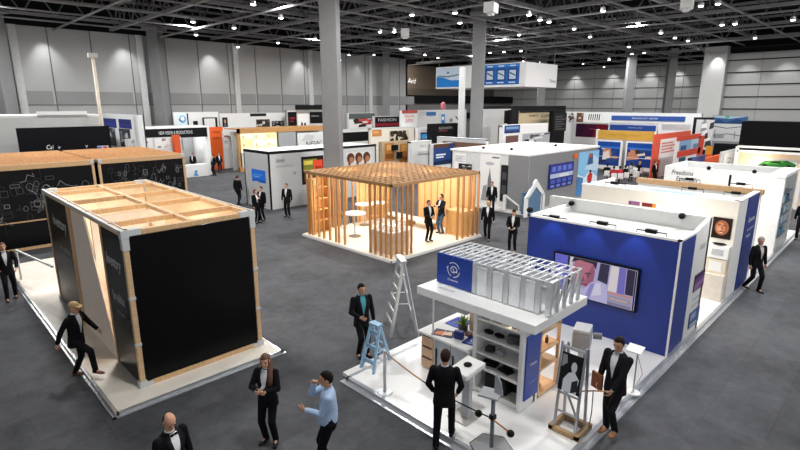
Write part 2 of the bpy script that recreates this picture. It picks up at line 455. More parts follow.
mb = MB(); mb.box(X0 - .075, Y0, Z1 - .03, X0 - .03, Y1, Z1 + .025).box(X0 + .045, Y0, Z1 - .03, X0 + .07, Y1, Z1 + .02)
mb.build('edge_trim', M('#cfcfce', .4), bt, label='pale metal strip along the top edge')
mb = MB(); mb.box(X1 + .04, Y0, Z1 - .02, X1 + .075, Y1, Z1 + .02); mb.build('edge_trim', M('#c9c9c8', .4), bt)
MB().box(X0 + .06, Y0 - .03, Z0 + .1, X1 - .06, Y0 + .02, Z1 - .12).build('black_panel', BLACKP, bt)
MB().box(X0, Y0 - .06, Z0, X1, Y0 + .05, Z0 + .1).build('bottom_rail', PINE2, bt, bevel=.006)
near = MB().box(X0 - .03, Y0 + .06, Z0 + .03, X0 + .03, 11.95, Z1 - .12).build('black_panel', M('#141414', .18, var=.3), bt)
farp = MB().box(X0 - .03, 14.9, Z0 + .03, X0 + .03, Y1 - .06, Z1 - .12).build('black_panel', M('#15140f', .3, var=.2), bt)
def ghost(o, y0, y1, z0, z1, s, c='#d8d8d8', sh=0): text(o, s, *rX(X0 - .03, y0, y1, z0, z1, .003), color=c, shear=sh)
ghost(near, 11.8, 10.85, 2.42, 2.76, 'Inventory', sh=.25); ghost(near, 11.7, 10.9, 1.72, 1.94, 'Your exhibition', '#b8b8b8'); ghost(near, 11.5, 11.0, 1.45, 1.53, 'built for the moment', '#9a9a9a')
ghost(farp, 16.7, 15.2, 2.42, 2.84, 'Inventory', sh=.25); ghost(farp, 16.3, 15.2, 1.9, 2.05, 'Your exhibition', '#b8b8b8'); ghost(farp, 16.1, 15.2, 1.7, 1.78, 'built for the moment', '#9a9a9a')
MB().box(X1 - .03, Y0 + .06, Z0, X1 + .03, Y1 - .06, Z1 - .12).build('inner_wall', CREAM, bt)
MB().box(X0 + .06, Y1 - .03, Z0, X1 - .06, Y1 + .03, Z1 - .12).build('inner_wall', CREAM, bt)
MB().box(X0 + .06, Y0 + .03, Z0, X1 - .06, Y0 + .07, Z1 - .12).build('inner_wall', CREAM, bt)
MB().box(X0 + .05, 14.84, Z0, X0 + .09, Y1, Z1 - .12).build('inner_wall', CREAM, bt)
MB().box(X0 + .05, Y0, Z0, X0 + .09, 12.04, Z1 - .12).build('inner_wall', CREAM, bt)
MB().box(X0 + .06, 13.1, Z0, X0 + 1.7, 13.16, Z1 - .14).build('inner_wall', M('#ead9cc', .6), bt)
MB().box(4.22, 11.6, Z0, 4.28, 14.7, Z1 - .5).build('inner_wall', M('#e9c795', .6), bt)
dr = MB()
dr.prism([V3((X0 + .0, 14.8, Z0)), V3((X0 + .0, 12.1, Z0)), V3((X0 + .03, 13.6, Z1 - .13)), V3((X0 + .03, 14.8, Z1 - .13))], (.04, 0, 0))
dr.build('leaning_panel', M('#e8d6c6', .6), bt, label='cream panel leaning in the side opening')
for x, y in ((X0, Y0), (X1, Y0), (X0, Y1), (X1, Y1)):
    sx, sy = (-1 if x == X0 else 1), (-1 if y == Y0 else 1)
    mb = MB()
    mb.box(x - .075, y - .075, Z1 - .14, x + .075, y + .075, Z1 + .03).box(x - .067, y - .067, Z1 - .38, x + .067, y + .067, Z1 - .14)
    mb.box(x, y - .07 , Z1 - .1, x - sx * .3, y + .07, Z1 + .03)
    mb.build('corner_bracket', BRKT, bt, label='white corner bracket', bevel=.006)
    mb = MB(); mb.box(x - .08, y - .08, Z0, x + .08, y + .08, Z0 + .14).box(x, y - .07, Z0, x - sx * .2, y + .07, Z0 + .1); mb.build('corner_bracket', BRKT, bt, bevel=.006)
for x, y in ((X0, Y0), (X1, Y0)):
    for z in (1.0, 2.0): MB().box(x - .06, y - .07, z, x + .06, y + .03, z + .06).build('clip', BRKT, bt)
# grey post standing inside the far corner
# rail at the far corner of the platform
ra = thing('barrier_rail', 'white rail and post closing the far corner of the booth platform', 'barrier', (2.35, 20.4, .072))
MB().tube([(2.35, 20.4, .072), (2.35, 20.4, 1.05)], .03, 8).build('post', BRKT, ra, smooth=True)
MB().bar((2.35, 20.5, 1.08), (2.8, 17.45, 1.1), .05, .05).build('rail', WHITE, ra)

# ------------------------------------------------------------------ two wooden-roofed booths with chalk drawings behind
def doodles(seed, n, dens):
    n = int(n * 1.3)
    r = random.Random(seed); out = [('r', '#0c0c0f', 0, 0, 1, 1)]
    for k in range(n):
        u, v = r.random() * .92 + .03, .25 + r.random() * .6; c = r.choice(['#6d6f72', '#4d4f53', '#8a8b8c', '#36383c'])
        t = r.random()
        if t < .4:
            a, b = .015 + r.random() * .05, .04 + r.random() * .12
            out.append(('l', c, [(u, v), (min(.98, u + a), v), (min(.98, u + a), v + b), (u, v + b), (u, v)], 0.008))
        elif t < .7:
            pts = [(u, v)]
            for q in range(4): pts.append((min(.98, max(.02, pts[-1][0] + r.uniform(-.03, .05))), min(.97, max(.03, pts[-1][1] + r.uniform(-.1, .1)))))
            out.append(('l', c, pts, .008))
        else:
            rr = .04 + r.random() * .04
            out.append(('l', c, [(u + rr * .35 * math.cos(q * .7), v + rr * math.sin(q * .7)) for q in range(10)], .008))
    for k in range(3): out.append(('l', '#2b2c30', [(.1 + k * .27, 0), (.1 + k * .27, 1)], .01))
    return out
def chalk_booth(xa, xb, label, seed, depth):
    t = thing('exhibition_booth', label, 'booth', ((xa + xb) / 2, 26, 0))
    ya, yb, h = 24.85, 24.85 + depth, 3.42
    MB().box(xa, ya, h - .1, xb, yb, h).build('roof', wood('#b98c5c', .3, (14, 2, 2)), t)
    mb = MB()
    for k in range(14):
        y = ya + .2 + k * (depth - .4) / 13; mb.box(xa, y, h, xb, y + .09, h + .05)
    mb.build('roof_slats', wood('#c79a6b', .25, (14, 2, 2)), t)
    MB().box(xa, ya - .04, h - .16, xb, ya + .06, h + .04).build('top_beam', PINE2, t)
    for x in (xa, xb - .1): MB().box(x, ya - .04, 0, x + .1, ya + .06, h).build('post', PINE, t)
    MB().box(xa, ya - .04, .0, xb, ya + .06, .12).build('bottom_rail', PINE2, t)
    MB().box(xb - .05, ya, 0, xb, yb, h - .1).build('side_wall', BLACKP, t)
    MB().box(xa, yb - .05, 0, xb, yb, h - .1).build('back_wall', BLACKP, t)
    MB().box(xa + .1, ya, .1, xb - .1, ya + .05, h - .16).build('black_panel', BLACKP, t)
    art('chalk_drawing', t, *rY(ya, xa + .1, xb - .1, .7, h - .18, .002), doodles(seed, 60, 1), thick=.004, label='black panel covered in thin white line drawings')
    MB().box(xa + .1, ya - .03, 1.15, xb - .1, ya, 1.2).build('rail', PINE2, t)
    for x in (xa, xb - .16): MB().box(x, ya - .055, h - .12, x + .16, ya + .08, h + .055).build('corner_bracket', BRKT, t)
    return t
chalk_booth(.6, 6.05, 'black drawing-covered booth with wooden slat roof, cut by the edge of the picture', 3, 6.5)
chalk_booth(6.2, 9.95, 'smaller black drawing-covered booth with wooden slat roof, ending beside the open carpet', 5, 6.2)

# ------------------------------------------------------------------ slatted timber pavilion
WARM = wood('#bf8c56', .12); WARM2 = wood('#ae8455', .14, (14, 2, 2)); WARM3 = wood('#8f6a42', .14, (2, 14, 2))
pv = thing('slatted_pavilion', 'open wooden pavilion of thin vertical slats with a lattice roof and glowing floor', 'pavilion', (15.3, 16, 0))
PX0, PX1, PY0, PY1, PZ = 12.66, 17.95, 13.2, 18.7, 2.95
MB().box(PX0 - .12, PY0 - .12, 0, PX1 + .12, PY1 + .12, .12).build('floor_deck', M('#f6ecda', .5, var=.03), pv)
mb = MB(); mb.box(PX0 - .16, PY0 - .16, 0, PX1 + .16, PY0 - .12, .1).box(PX0 - .16, PY0 - .16, 0, PX0 - .12, PY1 + .16, .1); mb.build('edge_trim', WHITE, pv)
mb = MB()
n = 17
for i in range(n + 1):
    x = PX0 + (PX1 - PX0) * i / n; mb.box(x - .035, PY0, PZ - .09, x + .035, PY1, PZ)
mb.build('roof_slats', WARM3, pv)
mb = MB()
for i in range(n + 1):
    y = PY0 + (PY1 - PY0) * i / n; mb.box(PX0, y - .035, PZ - .09, PX1, y + .035, PZ + .006)
mb.build('roof_slats', WARM2, pv)
for y in (PY0, PY1): MB().box(PX0 - .04, y - .04, PZ - .11, PX1 + .04, y + .04, PZ + .01).build('roof_beam', WARM2, pv)
for x in (PX0, PX1): MB().box(x - .04, PY0 - .04, PZ - .11, x + .04, PY1 + .04, PZ + .012).build('roof_beam', WARM3, pv)
def slat(x, y, w=.04, d=.08): MB().box(x - w/2, y - d/2, .12, x + w/2, y + d/2, PZ - .1).build('slat', WARM, pv)
def pvx(px, py): return onX(px, py, PX0).y
def pvy(px, py): return onY(px, py, PY0).x
for px in (308, 312, 318, 323, 329, 335, 338, 344): slat(PX0, pvx(px, 200), .09, .05)
for px in (370, 375, 380.5, 386): slat(PX0, pvx(px, 215), .09, .05)
for px in (391, 396.5, 402, 407, 411.5): slat(pvy(px, 218), PY0, .05, .09)
for px in (458, 463, 469, 474, 478): slat(pvy(px, 205), PY0, .05, .1)
for i in range(14): slat(PX1, PY0 + .35 + i * .4, .09, .05)
for i in range(13): slat(PX0 + .3 + i * .4, PY1, .05, .09)
MB().box(PX1 - .02, PY0 + .2, .12, PX1 + .02, PY1 - 1.9, PZ - .2).build('back_panel', wood('#dcb07a', .12), pv)
MB().box(15.6, PY1 - .02, .12, PX1, PY1 + .02, PZ - .2).build('back_panel', wood('#dcb07a', .12), pv)
mb = MB()
for z in (.7, 1.2, 1.7, 2.2): mb.box(PX0 + .1, PY1 - .5, z, PX0 + 1.0, PY1 - .06, z + .03)
mb.box(PX0 + .1, PY1 - .05, .12, PX0 + 1.0, PY1 - .03, 2.6).box(PX0 + .1, PY1 - .5, .12, PX0 + .14, PY1 - .05, 2.6).box(PX0 + .98, PY1 - .5, .12, PX0 + 1.0, PY1 - .05, 2.6)
mb.build('display_shelving', wood('#e2a964', .12), pv, label='lit wooden shelving at the corner')
# counter, tables and bench inside
lamp('POINT', (3.6, 16.0, 2.4), 26, .2, (1, .9, .75), name='booth_point_light')  # added light without a fixture, lifts the timber booth interior
ct = thing('display_counter', 'white-topped counter with beige front inside the corner slats of the pavilion', 'counter', (13.5, 14.2, .122), None)
MB().box(12.95, 13.5, .123, 13.95, 14.75, .95).build('cabinet', M('#d8bfa8', .5), ct)
MB().box(12.9, 13.45, .95, 14.0, 14.8, 1.01).build('worktop', WHITE, ct)
MB().box(13.0, 13.55, 1.01, 13.9, 14.7, 1.25).build('glass_case', M('#f3efe8', .1, alpha=.35), ct)
def round_table(px, py, label, r, h):
    p = G(px, py, .123); t = thing('high_table', label, 'table', p, None)
    MB().rev([(r, h - .04), (r, h)], (p.x, p.y, .123), 20).build('tabletop', WHITE, t)
    MB().rev([(.035, .02), (.035, h - .04)], (p.x, p.y, .123), 10).build('pole', ALU, t)
    MB().rev([(.27, 0), (.27, .02)], (p.x, p.y, .123), 20).build('base', M('#8c7f70', .4), t)
round_table(355, 236, 'round white high table on a grey disc foot inside the pavilion', .5, 1.05)
round_table(365, 225, 'white high table behind the disc-footed one in the pavilion', .45, 1.05)
round_table(380, 222, 'white high table farthest inside the pavilion near its back slats', .4, 1.0)
def bar_stool(px, py, label):
    p = G(px, py, .123); t = thing('bar_stool', label, 'stool', p)
    MB().rev([(.17, .7), (.18, .76)], (p.x, p.y, .123), 14).build('seat', wood('#a8703a'), t)
    for k in range(4):
        a = PI/4 + k * PI/2
        MB().tube([(p.x + .1 * math.cos(a), p.y + .1 * math.sin(a), .82), (p.x + .2 * math.cos(a), p.y + .2 * math.sin(a), .124)], .013, 6).build('leg', ALU, t)
bar_stool(346, 229, 'wooden-seated stool beside the disc-footed high table')
bar_stool(375, 232, 'wooden-seated stool behind the beige counter')
be = thing('low_bench', 'long low white bench along the back wall of the pavilion', 'bench', (17, 16.5, .12))
MB().box(16.9, 15.0, .42, 17.5, 18.1, .5).build('seat', WHITE, be, bevel=.02)
for y in (15.15, 16.5, 17.9): MB().box(16.95, y, .123, 17.45, y + .06, .42).build('leg', wood('#c58f55'), be)
cb = thing('side_cabinet', 'honey-coloured wooden cabinet in the corner of the pavilion', 'cabinet', (17.3, 14.1, .12))
MB().box(17.1, 13.35, .123, 17.85, 14.3, 1.2).build('carcass', wood('#e2b070', .12), cb)
for k in range(3): MB().box(17.08, 13.38 + k * .3, .2, 17.1, 13.65 + k * .3, 1.15).build('door', wood('#d8a463', .12), cb)
MB().box(17.07, 13.32, 1.2, 17.87, 14.33, 1.24).build('worktop', wood('#eac48d', .1), cb)
for x, y in ((14.2, 17.3), (16.4, 17.0), (16.5, 14.6), (14.2, 15.0)):
    lamp('POINT', (x, y, 2.55), 66, .25, (1, .9, .76), name='pavilion_lamp')
lamp('POINT', (PX0 + .6, PY1 - .9, 1.5), 7, .1, (1, .8, .55), name='shelf_lamp')
# added lights that brighten the inside of the timber booth
lamp('POINT', (4.9, 13.0, 2.2), 42, .2, (1, .9, .75), name='booth_point_light')
lamp('POINT', (3.6, 12.1, 2.2), 26, .2, (1, .9, .75), name='booth_point_light')
# ------------------------------------------------------------------ people
_dgm = {}
def remeshed(mb, voxel, smooth=4):
    """fuse overlapping closed volumes into one continuous surface"""
    me = bpy.data.meshes.new('tmp'); bmesh.ops.recalc_face_normals(mb.bm, faces=mb.bm.faces[:]); mb.bm.to_mesh(me); mb.bm.free()
    o = bpy.data.objects.new('tmp', me); COL.objects.link(o)
    r = o.modifiers.new('r', 'REMESH'); r.mode = 'VOXEL'; r.voxel_size = voxel; r.use_smooth_shade = True
    s = o.modifiers.new('s', 'SMOOTH'); s.factor = .5; s.iterations = smooth
    dg = bpy.context.evaluated_depsgraph_get()
    out = bpy.data.meshes.new_from_object(o.evaluated_get(dg))
    bpy.data.objects.remove(o); bpy.data.meshes.remove(me)
    for p in out.polygons: p.use_smooth = True
    return out
def ik(a, b, l1, l2, hint):
    a, b = V3(a), V3(b); d = b - a; L = min(d.length, (l1 + l2) * .995); d.normalize(); b = a + d * L
    x = (l1*l1 - l2*l2 + L*L) / (2 * L); h = math.sqrt(max(0, l1*l1 - x*x))
    n = V3(hint); n = (n - d * n.dot(d)).normalized()
    return a + d * x + n * h, b
SKIN = '#c69478'
def person(label, loc, yaw, feet=((-.11, 0, 0, 0), (.11, .02, 0, 0)), hands=((-.27, .05, .82), (.27, .05, .82)), lean=0, twist=0, head=(0, 0),
           pelvis=(0, 0, .93), suit='#15151a', trousers=None, shirt='#e9e9ea', tie=None, jacket=True, hair='#20160f', hairstyle='short', skin=SKIN, shoe='#121013',
           height=1.76, vox=.012, curl=.8, female=False, group=None, belly=0, elbow=((-.6, -.6, -.3), (.6, -.6, -.3)), extras=None, lapel='#1d1d23', knee=None, cap=None, bow=None, beard=None):
    root = thing('person', label, 'person', loc, group)
    pel = V3(pelvis)
    Lm = Matrix.Rotation(-lean, 3, 'X'); Tm = Matrix.Rotation(twist, 3, 'Z')
    up = lambda z, x=0, y=0: pel + Lm @ (Tm @ V3((x, y, 0)) + V3((0, 0, z)))
    fr, rt = Lm @ Tm @ V3((0, 1, 0)), Tm @ V3((1, 0, 0))
    sw = .165 if female else .19
    sh = [up(.478, -sw), up(.478, sw)]
    neck = up(.56); hc = up(.70, 0, .025)
    Hm = Lm.copy().lerp(Matrix.Identity(3), .6) @ Matrix.Rotation(head[0], 3, 'Z') @ Matrix.Rotation(-head[1], 3, 'X') if True else None
    hip = [pel + V3((-.09, 0, -.02)), pel + V3((.09, 0, -.02))]
    legs = []
    for i in (0, 1):
        fx, fy, fz, fa = feet[i]; ank = V3((fx, fy, fz + .09))
        kh = (knee[i] if knee else (fx * .3, 1, 0))
        k, ank = ik(hip[i], ank, .43, .43, kh); legs.append((hip[i], k, ank, fa))
    arms = []
    for i in (0, 1):
        e, wv = ik(sh[i], hands[i], .285, .255, elbow[i]); arms.append((sh[i], e, wv))
    S = height / 1.76
    def fin(me, name, mat, lab=None, parent=None):
        me.transform(Matrix.Scale(S, 4))
        o = finish(me, name, mat, parent or root, V3((0, 0, 0)))
        if lab: o['label'] = lab
        return o
    def loft(mb, rings, n=20):
        rr = []
        for z, rx, ry, yo in rings:
            c = up(z, 0, yo); rr.append(mb.ring(c, rt * rx, fr * ry, n))
        mb.skin(rr)
    # --- body: one continuous skin surface
    mb = MB()
    loft(mb, [(-.08, .14, .1, 0), (.0, .15, .105, 0), (.14, .125, .09, 0), (.33, .155, .105, 0), (.47, .16, .085, 0), (.55, .07, .06, 0)])
    mb.capsule(neck - V3((0, 0, .06)), hc + Hm @ V3((0, -.02, -.05)), .055, .052)
    hd = [(-.118, .026, .035, .05), (-.1, .045, .055, .035), (-.065, .06, .08, .014), (-.02, .069, .092, .002), (.02, .073, .097, 0), (.06, .071, .094, -.003), (.09, .058, .078, -.006), (.112, .034, .046, -.008)]
    mb.skin([mb.ring(hc + Hm @ V3((0, yo, z)), Hm @ V3((rx, 0, 0)), Hm @ V3((0, ry, 0)), 18) for z, rx, ry, yo in hd])
    mb.capsule(hc + Hm @ V3((0, .09, .018)), hc + Hm @ V3((0, .112, -.026)), .01, .016, 8)
    for s in (-1, 1):
        mb.ell(hc + Hm @ V3((s * .077, -.008, -.008)), .012, .022, .034, Hm, 8, 6)
        mb.ell(hc + Hm @ V3((s * .028, .088, .03)), .02, .012, .008, Hm, 8, 5)
    mb.ell(hc + Hm @ V3((0, .088, -.06)), .022, .012, .01, Hm, 8, 5)
    for h, k, a, fa in legs:
        mb.capsule(h, k, .07, .048); mb.capsule(k, a, .048, .036)
        mb.capsule(a, a + Matrix.Rotation(fa, 3, 'Z') @ V3((0, .1, -.05)), .035, .025)
    for i, (s, e, wv) in enumerate(arms):
        mb.capsule(s, e, .045, .036); mb.capsule(e, wv, .036, .026)
        d = (wv - e).normalized(); side = -1 if i == 0 else 1
        nrm = V3((-side, 0, 0)); nrm = (nrm - d * nrm.dot(d))
        if nrm.length < .2: nrm = V3((0, 0, -1)) - d * d.z * -1
        nrm.normalize(); wd = d.cross(nrm).normalized()
        if wd.dot(V3((0, 1, .3))) < 0: wd = -wd          # thumb side points forward / up
        pc = wv + d * .05
        mb.skin([mb.ring(wv + d * t, wd * a, nrm * b, 10) for t, a, b in ((-.01, .026, .022), (.03, .036, .016), (.075, .041, .015), (.1, .038, .012))])
        for f, (off, ln) in enumerate(((.032, .07), (.0115, .08), (-.0095, .074), (-.03, .058))):
            b0 = wv + d * .092 + wd * off
            b1 = b0 + (d * math.cos(curl * .5) + nrm * math.sin(curl * .5)) * ln * .5
            b2 = b1 + (d * math.cos(curl * 1.3) + nrm * math.sin(curl * 1.3)) * ln * .5
            mb.capsule(b0, b1, .0088, .0085, 6); mb.capsule(b1, b2, .0085, .0072, 6)
        t0 = wv + d * .03 + wd * .03; t1 = t0 + d * .035 + wd * .03 + nrm * .008; t2 = t1 + d * .03 + wd * .004 + nrm * .012
        mb.capsule(t0, t1, .0125, .011, 6); mb.capsule(t1, t2, .011, .0085, 6)
    body = fin(remeshed(mb, min(vox, .0065) if vox <= .01 else vox * .8, 3), 'body', M(skin, .55, var=.03), 'bare skin of head and hands')
    # --- clothing
    tcol = M(trousers or suit, .8, var=.1)
    mb = MB()
    loft(mb, [(-.13, .145 , .11, 0), (-.05, .17, .125, 0), (.05, .165, .12, 0), (.14, .145 + belly * .4, .112 + belly, belly * .5)])
    for h, k, a, fa in legs:
        mb.capsule(h, k, .094, .068, 12); mb.capsule(k, a + V3((0, 0, -.02)), .068, .056, 12)
    trou = fin(remeshed(mb, vox), 'trousers', tcol)
    mb = MB(); gar = M(suit if jacket else shirt, .8 if jacket else .7, var=.12 if jacket else .04)
    if jacket:
        wst = .14 if female else .158
        loft(mb, [(-.155, .192, .142, 0), (-.05, .184, .138, .0), (.1, wst + .012, .122 + belly, .004 + belly * .4), (.2, wst + .016, .122 + belly, .005), (.33, .188, .135, .008), (.43, .2, .122, .0), (.5, .165, .098, -.005), (.555, .085, .075, -.008)])
    else:
        loft(mb, [(-.02, .165, .122 + belly * .7, belly * .5), (.08, .168, .122 + belly, belly * .6), (.2, .162, .122 + belly * .7, belly * .4), (.33, .182, .13, .006), (.43, .192, .116, 0), (.5, .155, .09, -.005), (.55, .075, .068, -.006)])
    for s, e, wv in arms:
        q = e + (wv - e) * .93
        mb.capsule(s, e, .064 if jacket else .06, .052, 12); mb.capsule(e, q, .055, .043, 12)
    jk_me = remeshed(mb, vox)
    bvh = BVHTree.FromPolygons([v.co.copy() for v in jk_me.vertices], [tuple(p.vertices) for p in jk_me.polygons])
    jk = fin(jk_me, 'jacket' if jacket else 'shirt', gar)
    def decal(name, color, cols, lab=None, off=.006, parent=None, rough=.7):
        """cloth patch laid on the chest: rows of (height, x_left, x_right)"""
        m = MB(); rows = []
        fine = []
        for (z0, a0, b0), (z1, a1, b1) in zip(cols, cols[1:]):
            for q in range(4): fine.append((z0 + (z1 - z0) * q / 4, a0 + (a1 - a0) * q / 4, b0 + (b1 - b0) * q / 4))
        cols = fine + [cols[-1]]
        for z, xl, xr in cols:
            row = []
            for q in range(5):
                o = up(z, xl + (xr - xl) * q / 4, .6)
                hit = bvh.ray_cast(o, -fr)
                row.append(m.bm.verts.new((hit[0] if hit[0] else up(z, xl + (xr - xl) * q / 4, .1)) + fr * off))
            rows.append(row)
        for r0, r1 in zip(rows, rows[1:]):
            for q in range(4): m._face((r0[q], r0[q + 1], r1[q + 1], r1[q]))
        me = bpy.data.meshes.new(name); m.bm.to_mesh(me); m.bm.free()
        for p in me.polygons: p.use_smooth = True
        return fin(me, name, M(color, rough, var=.02), lab)
    if jacket and shirt:
        zb = .13
        decal('shirt', shirt, [(.556, -.045, .045), (.53, -.05, .05), (.48, -.062, .062), (.38, -.05, .05), (.25, -.028, .028), (zb, -.004, .004)], off=.007)
        for s in (-1, 1):
            decal('lapel', lapel, [(.54, s * .052, s * .08), (.46, s * .06, s * .115), (.38, s * .05, s * .1), (.25, s * .028, s * .062), (zb, s * .004, s * .02)], off=.011)
        if tie: decal('tie', tie, [(.51, -.018, .018), (.48, -.014, .014), (.36, -.024, .024), (.24, -.02, .02), (.16, -.003, .003)], off=.012)
    # collar
    mb = MB(); cc = up(.565, 0, .0)
    mb.skin([mb.ring(cc + (V3((0, 0, -.03)) if k == 0 else V3((0, 0, .006))), rt * (r), fr * (r * .98), 14) for k, r in ((0, .072), (1, .06))])
    o = mb.bm; me = bpy.data.meshes.new('collar'); bmesh.ops.recalc_face_normals(o, faces=o.faces[:]); o.to_mesh(me); o.free()
    fin(me, 'collar', M(shirt or suit, .7, var=.02))
    for s, e, wv in arms:
        if jacket and shirt and vox < .02:
            d = (wv - e).normalized(); mb = MB(); mb.capsule(e + (wv - e) * .9, e + (wv - e) * .97, .036, .036, 10)
            me = bpy.data.meshes.new('cuff'); mb.bm.to_mesh(me); mb.bm.free(); fin(me, 'cuff', M(shirt, .7, var=.02))
    for h, k, a, fa in legs:
        mb = MB(); Fm = Matrix.Rotation(fa, 3, 'Z'); A = V3((a.x, a.y, a.z - .09))
        tilt = 0
        mb.skin([mb.ring(A + Fm @ V3((0, y, z)), Fm @ V3((rx, 0, 0)), V3((0, 0, rz)), 12) for y, z, rx, rz in
                 ((-.075, .04, .025, .034), (-.05, .045, .036, .043), (0, .045, .038, .044), (.06, .037, .043, .036), (.12, .03, .046, .029), (.17, .026, .036, .025), (.195, .024, .016, .018))])
        mb.capsule(A + V3((0, 0, .05)), A + V3((0, 0, .1)), .042, .04)
        fin(remeshed(mb, min(vox, .012), 2), 'shoe', M(shoe, .4, var=.1))
    # --- hair, face
    if hairstyle != 'none':
        mb = MB(); bm2 = mb.bm
        mb.ell(hc + Hm @ V3((0, -.008, .012)), .083, .108, .118, Hm, 28, 20)
        kill = []
        for v in bm2.verts:
            p = Hm.inverted() @ (v.co - hc)
            line = .075 if p.y > .055 else (.035 if p.y > .02 else (-.012 if p.y > -.04 else -.075))
            if hairstyle == 'receding': line = 9 if (p.y > -.02 and p.z > .03) or p.y > .02 else (-.02 if p.y > -.04 else -.07); 
            if hairstyle == 'receding' and p.z > .085: line = 9
            if hairstyle == 'long': line = .05 if p.y > .05 else (-.05 if p.y > -.01 else -.2)
            if p.z < line: kill.append(v)
        bmesh.ops.delete(bm2, geom=kill, context='VERTS')
        if hairstyle == 'long':
            mb.skin([mb.ring(hc + Hm @ V3((x, y, z)), Hm @ V3((rx, 0, 0)), Hm @ V3((0, ry, 0)), 12) for x, y, z, rx, ry in
                     ((0, -.05, .05, .07, .06), (-.01, -.06, -.06, .075, .055), (-.055, -.02, -.14, .055, .05), (-.085, .06, -.2, .045, .045), (-.095, .125, -.28, .04, .035), (-.095, .145, -.38, .03, .025), (-.09, .145, -.46, .012, .012))])
        me = bpy.data.meshes.new('hair'); bm2.to_mesh(me); bm2.free()
        for p in me.polygons: p.use_smooth = True
        o = fin(me, 'hair', M(hair, .6, var=.25, scale=40))
        sol = o.modifiers.new('thick', 'SOLIDIFY'); sol.thickness = .012; sol.offset = -1
    if vox <= .014:
        for s in (-1, 1):
            mb = MB(); mb.ell(hc + Hm @ V3((s * .029, .0885, .012)), .012, .007, .006, Hm, 8, 5); me = bpy.data.meshes.new('eye'); mb.bm.to_mesh(me); mb.bm.free(); fin(me, 'eye', M('#241a15', .3))
            mb = MB(); mb.ell(hc + Hm @ V3((s * .029, .098, .034)), .019, .006, .0045, Hm, 8, 5); me = bpy.data.meshes.new('eyebrow'); mb.bm.to_mesh(me); mb.bm.free(); fin(me, 'eyebrow', M(hair, .7))
        mb = MB(); mb.ell(hc + Hm @ V3((0, .098, -.06)), .022, .006, .005, Hm, 8, 5); me = bpy.data.meshes.new('mouth'); mb.bm.to_mesh(me); mb.bm.free(); fin(me, 'mouth', M('#8d4f45', .5))
    if beard:
        mb = MB(); mb.ell(hc + Hm @ V3((0, .045, -.075)), .062, .062, .048, Hm, 12, 8); me = bpy.data.meshes.new('beard'); mb.bm.to_mesh(me); mb.bm.free(); fin(me, 'beard', M(beard, .8))
    if cap:
        mb = MB(); bm2 = mb.bm; mb.ell(hc + Hm @ V3((0, -.005, .03)), .088, .112, .105, Hm, 20, 14)
        kill = [v for v in bm2.verts if (Hm.inverted() @ (v.co - hc)).z < .045]
        bmesh.ops.delete(bm2, geom=kill, context='VERTS')
        mb.skin([mb.ring(hc + Hm @ V3((0, .085, z)), Hm @ V3((.075, 0, 0)), Hm @ V3((0, .085, -.02)), 14) for z in (.045, .055)])
        me = bpy.data.meshes.new('cap'); bm2.to_mesh(me); bm2.free(); fin(me, 'cap', M(cap, .7))
    if bow:
        p = up(.53, 0, .1); mb = MB()
        mb.ell(p + rt * .03, .03, .012, .02).ell(p - rt * .03, .03, .012, .02)
        me = bpy.data.meshes.new('bow_tie'); mb.bm.to_mesh(me); mb.bm.free(); fin(me, 'bow_tie', M(bow, .5))
    root.rotation_euler = (0, 0, yaw)
    info = dict(root=root, arms=arms, hc=hc, S=S)
    root['height_m'] = height
    del root['height_m']
    return root, info
def yaw_to(dx, dy): return math.atan2(-dx, dy)           # facing direction in world XY -> rotation about Z
def face_img(right, toward):
    """facing built from the camera's right and the direction back to the camera"""
    d = RV * right - V3((ca, sa, 0)) * toward
    return yaw_to(d.x, d.y)
def w2l(root, info, p):
    """world point -> a person's own posing frame"""
    return Matrix.Rotation(-root.rotation_euler.z, 3, 'Z') @ (V3(p) - root.location) / info['S']
def l2w(root, info, p): return root.location + Matrix.Rotation(root.rotation_euler.z, 3, 'Z') @ (V3(p) * info['S'])
def at(px, py, z=0.001): p = G(px, py, z); return (p.x, p.y, z)

# walker stepping along the edge of the timber booth's platform
p = at(78, 377); 
person('man in black suit and flat tan cap stepping along the booth platform edge', p, face_img(1, .12), feet=((-.09, -.12, 0, .1), (.09, .52, .17, 0)), pelvis=(0, .1, .92),
       hands=((-.26, .42, 1.02), (.3, -.1, .88)), head=(.1, .1), lean=.06, suit='#131316', shirt='#dcdcdc', tie='#c8c8c8', hair='#a08560', cap='#b89a6a', shoe='#6a3d22', vox=.009, height=1.78)
# woman with clasped hands
p = at(271, 442)
person('woman with long brown hair in black trouser suit, hands clasped at her waist', p, face_img(-.15, 1), feet=((-.1, 0, 0, .25), (.1, -.03, 0, -.3)),
       hands=((-.035, .26, 1.17), (.035, .26, 1.17)), head=(.15, .12), female=True, hair='#5a3622', hairstyle='long', suit='#131317', shirt='#cfd0d4', height=1.72, vox=.009, curl=1.2,
       elbow=((-.8, -.5, -.2), (.8, -.5, -.2)))
# man in pale blue shirt, seen from his side
p = at(331, 471)
person('man in pale blue shirt and black trousers raising a hand to his face', p, face_img(-1, .12), feet=((-.1, 0, 0, .1), (.1, .05, 0, -.1)),
       hands=((-.08, .34, 1.17), (.05, .21, 1.52)), head=(0, .1), jacket=False, shirt='#a9bfdd', trousers='#101014', suit='#101014', hair='#14110f', height=1.8, vox=.009, belly=.045,
       elbow=((-.3, -.4, -1), (.5, .3, -1)))
# man cut off by the lower edge
q = G(168, 419, 1.66)
person('balding man in black suit with bow tie, only head and shoulders in the picture', (q.x, q.y, 0), face_img(.75, .45), head=(-.2, .45), hair='#2a211b', hairstyle='receding', bow='#101012', suit='#121215', height=1.76, vox=.009)
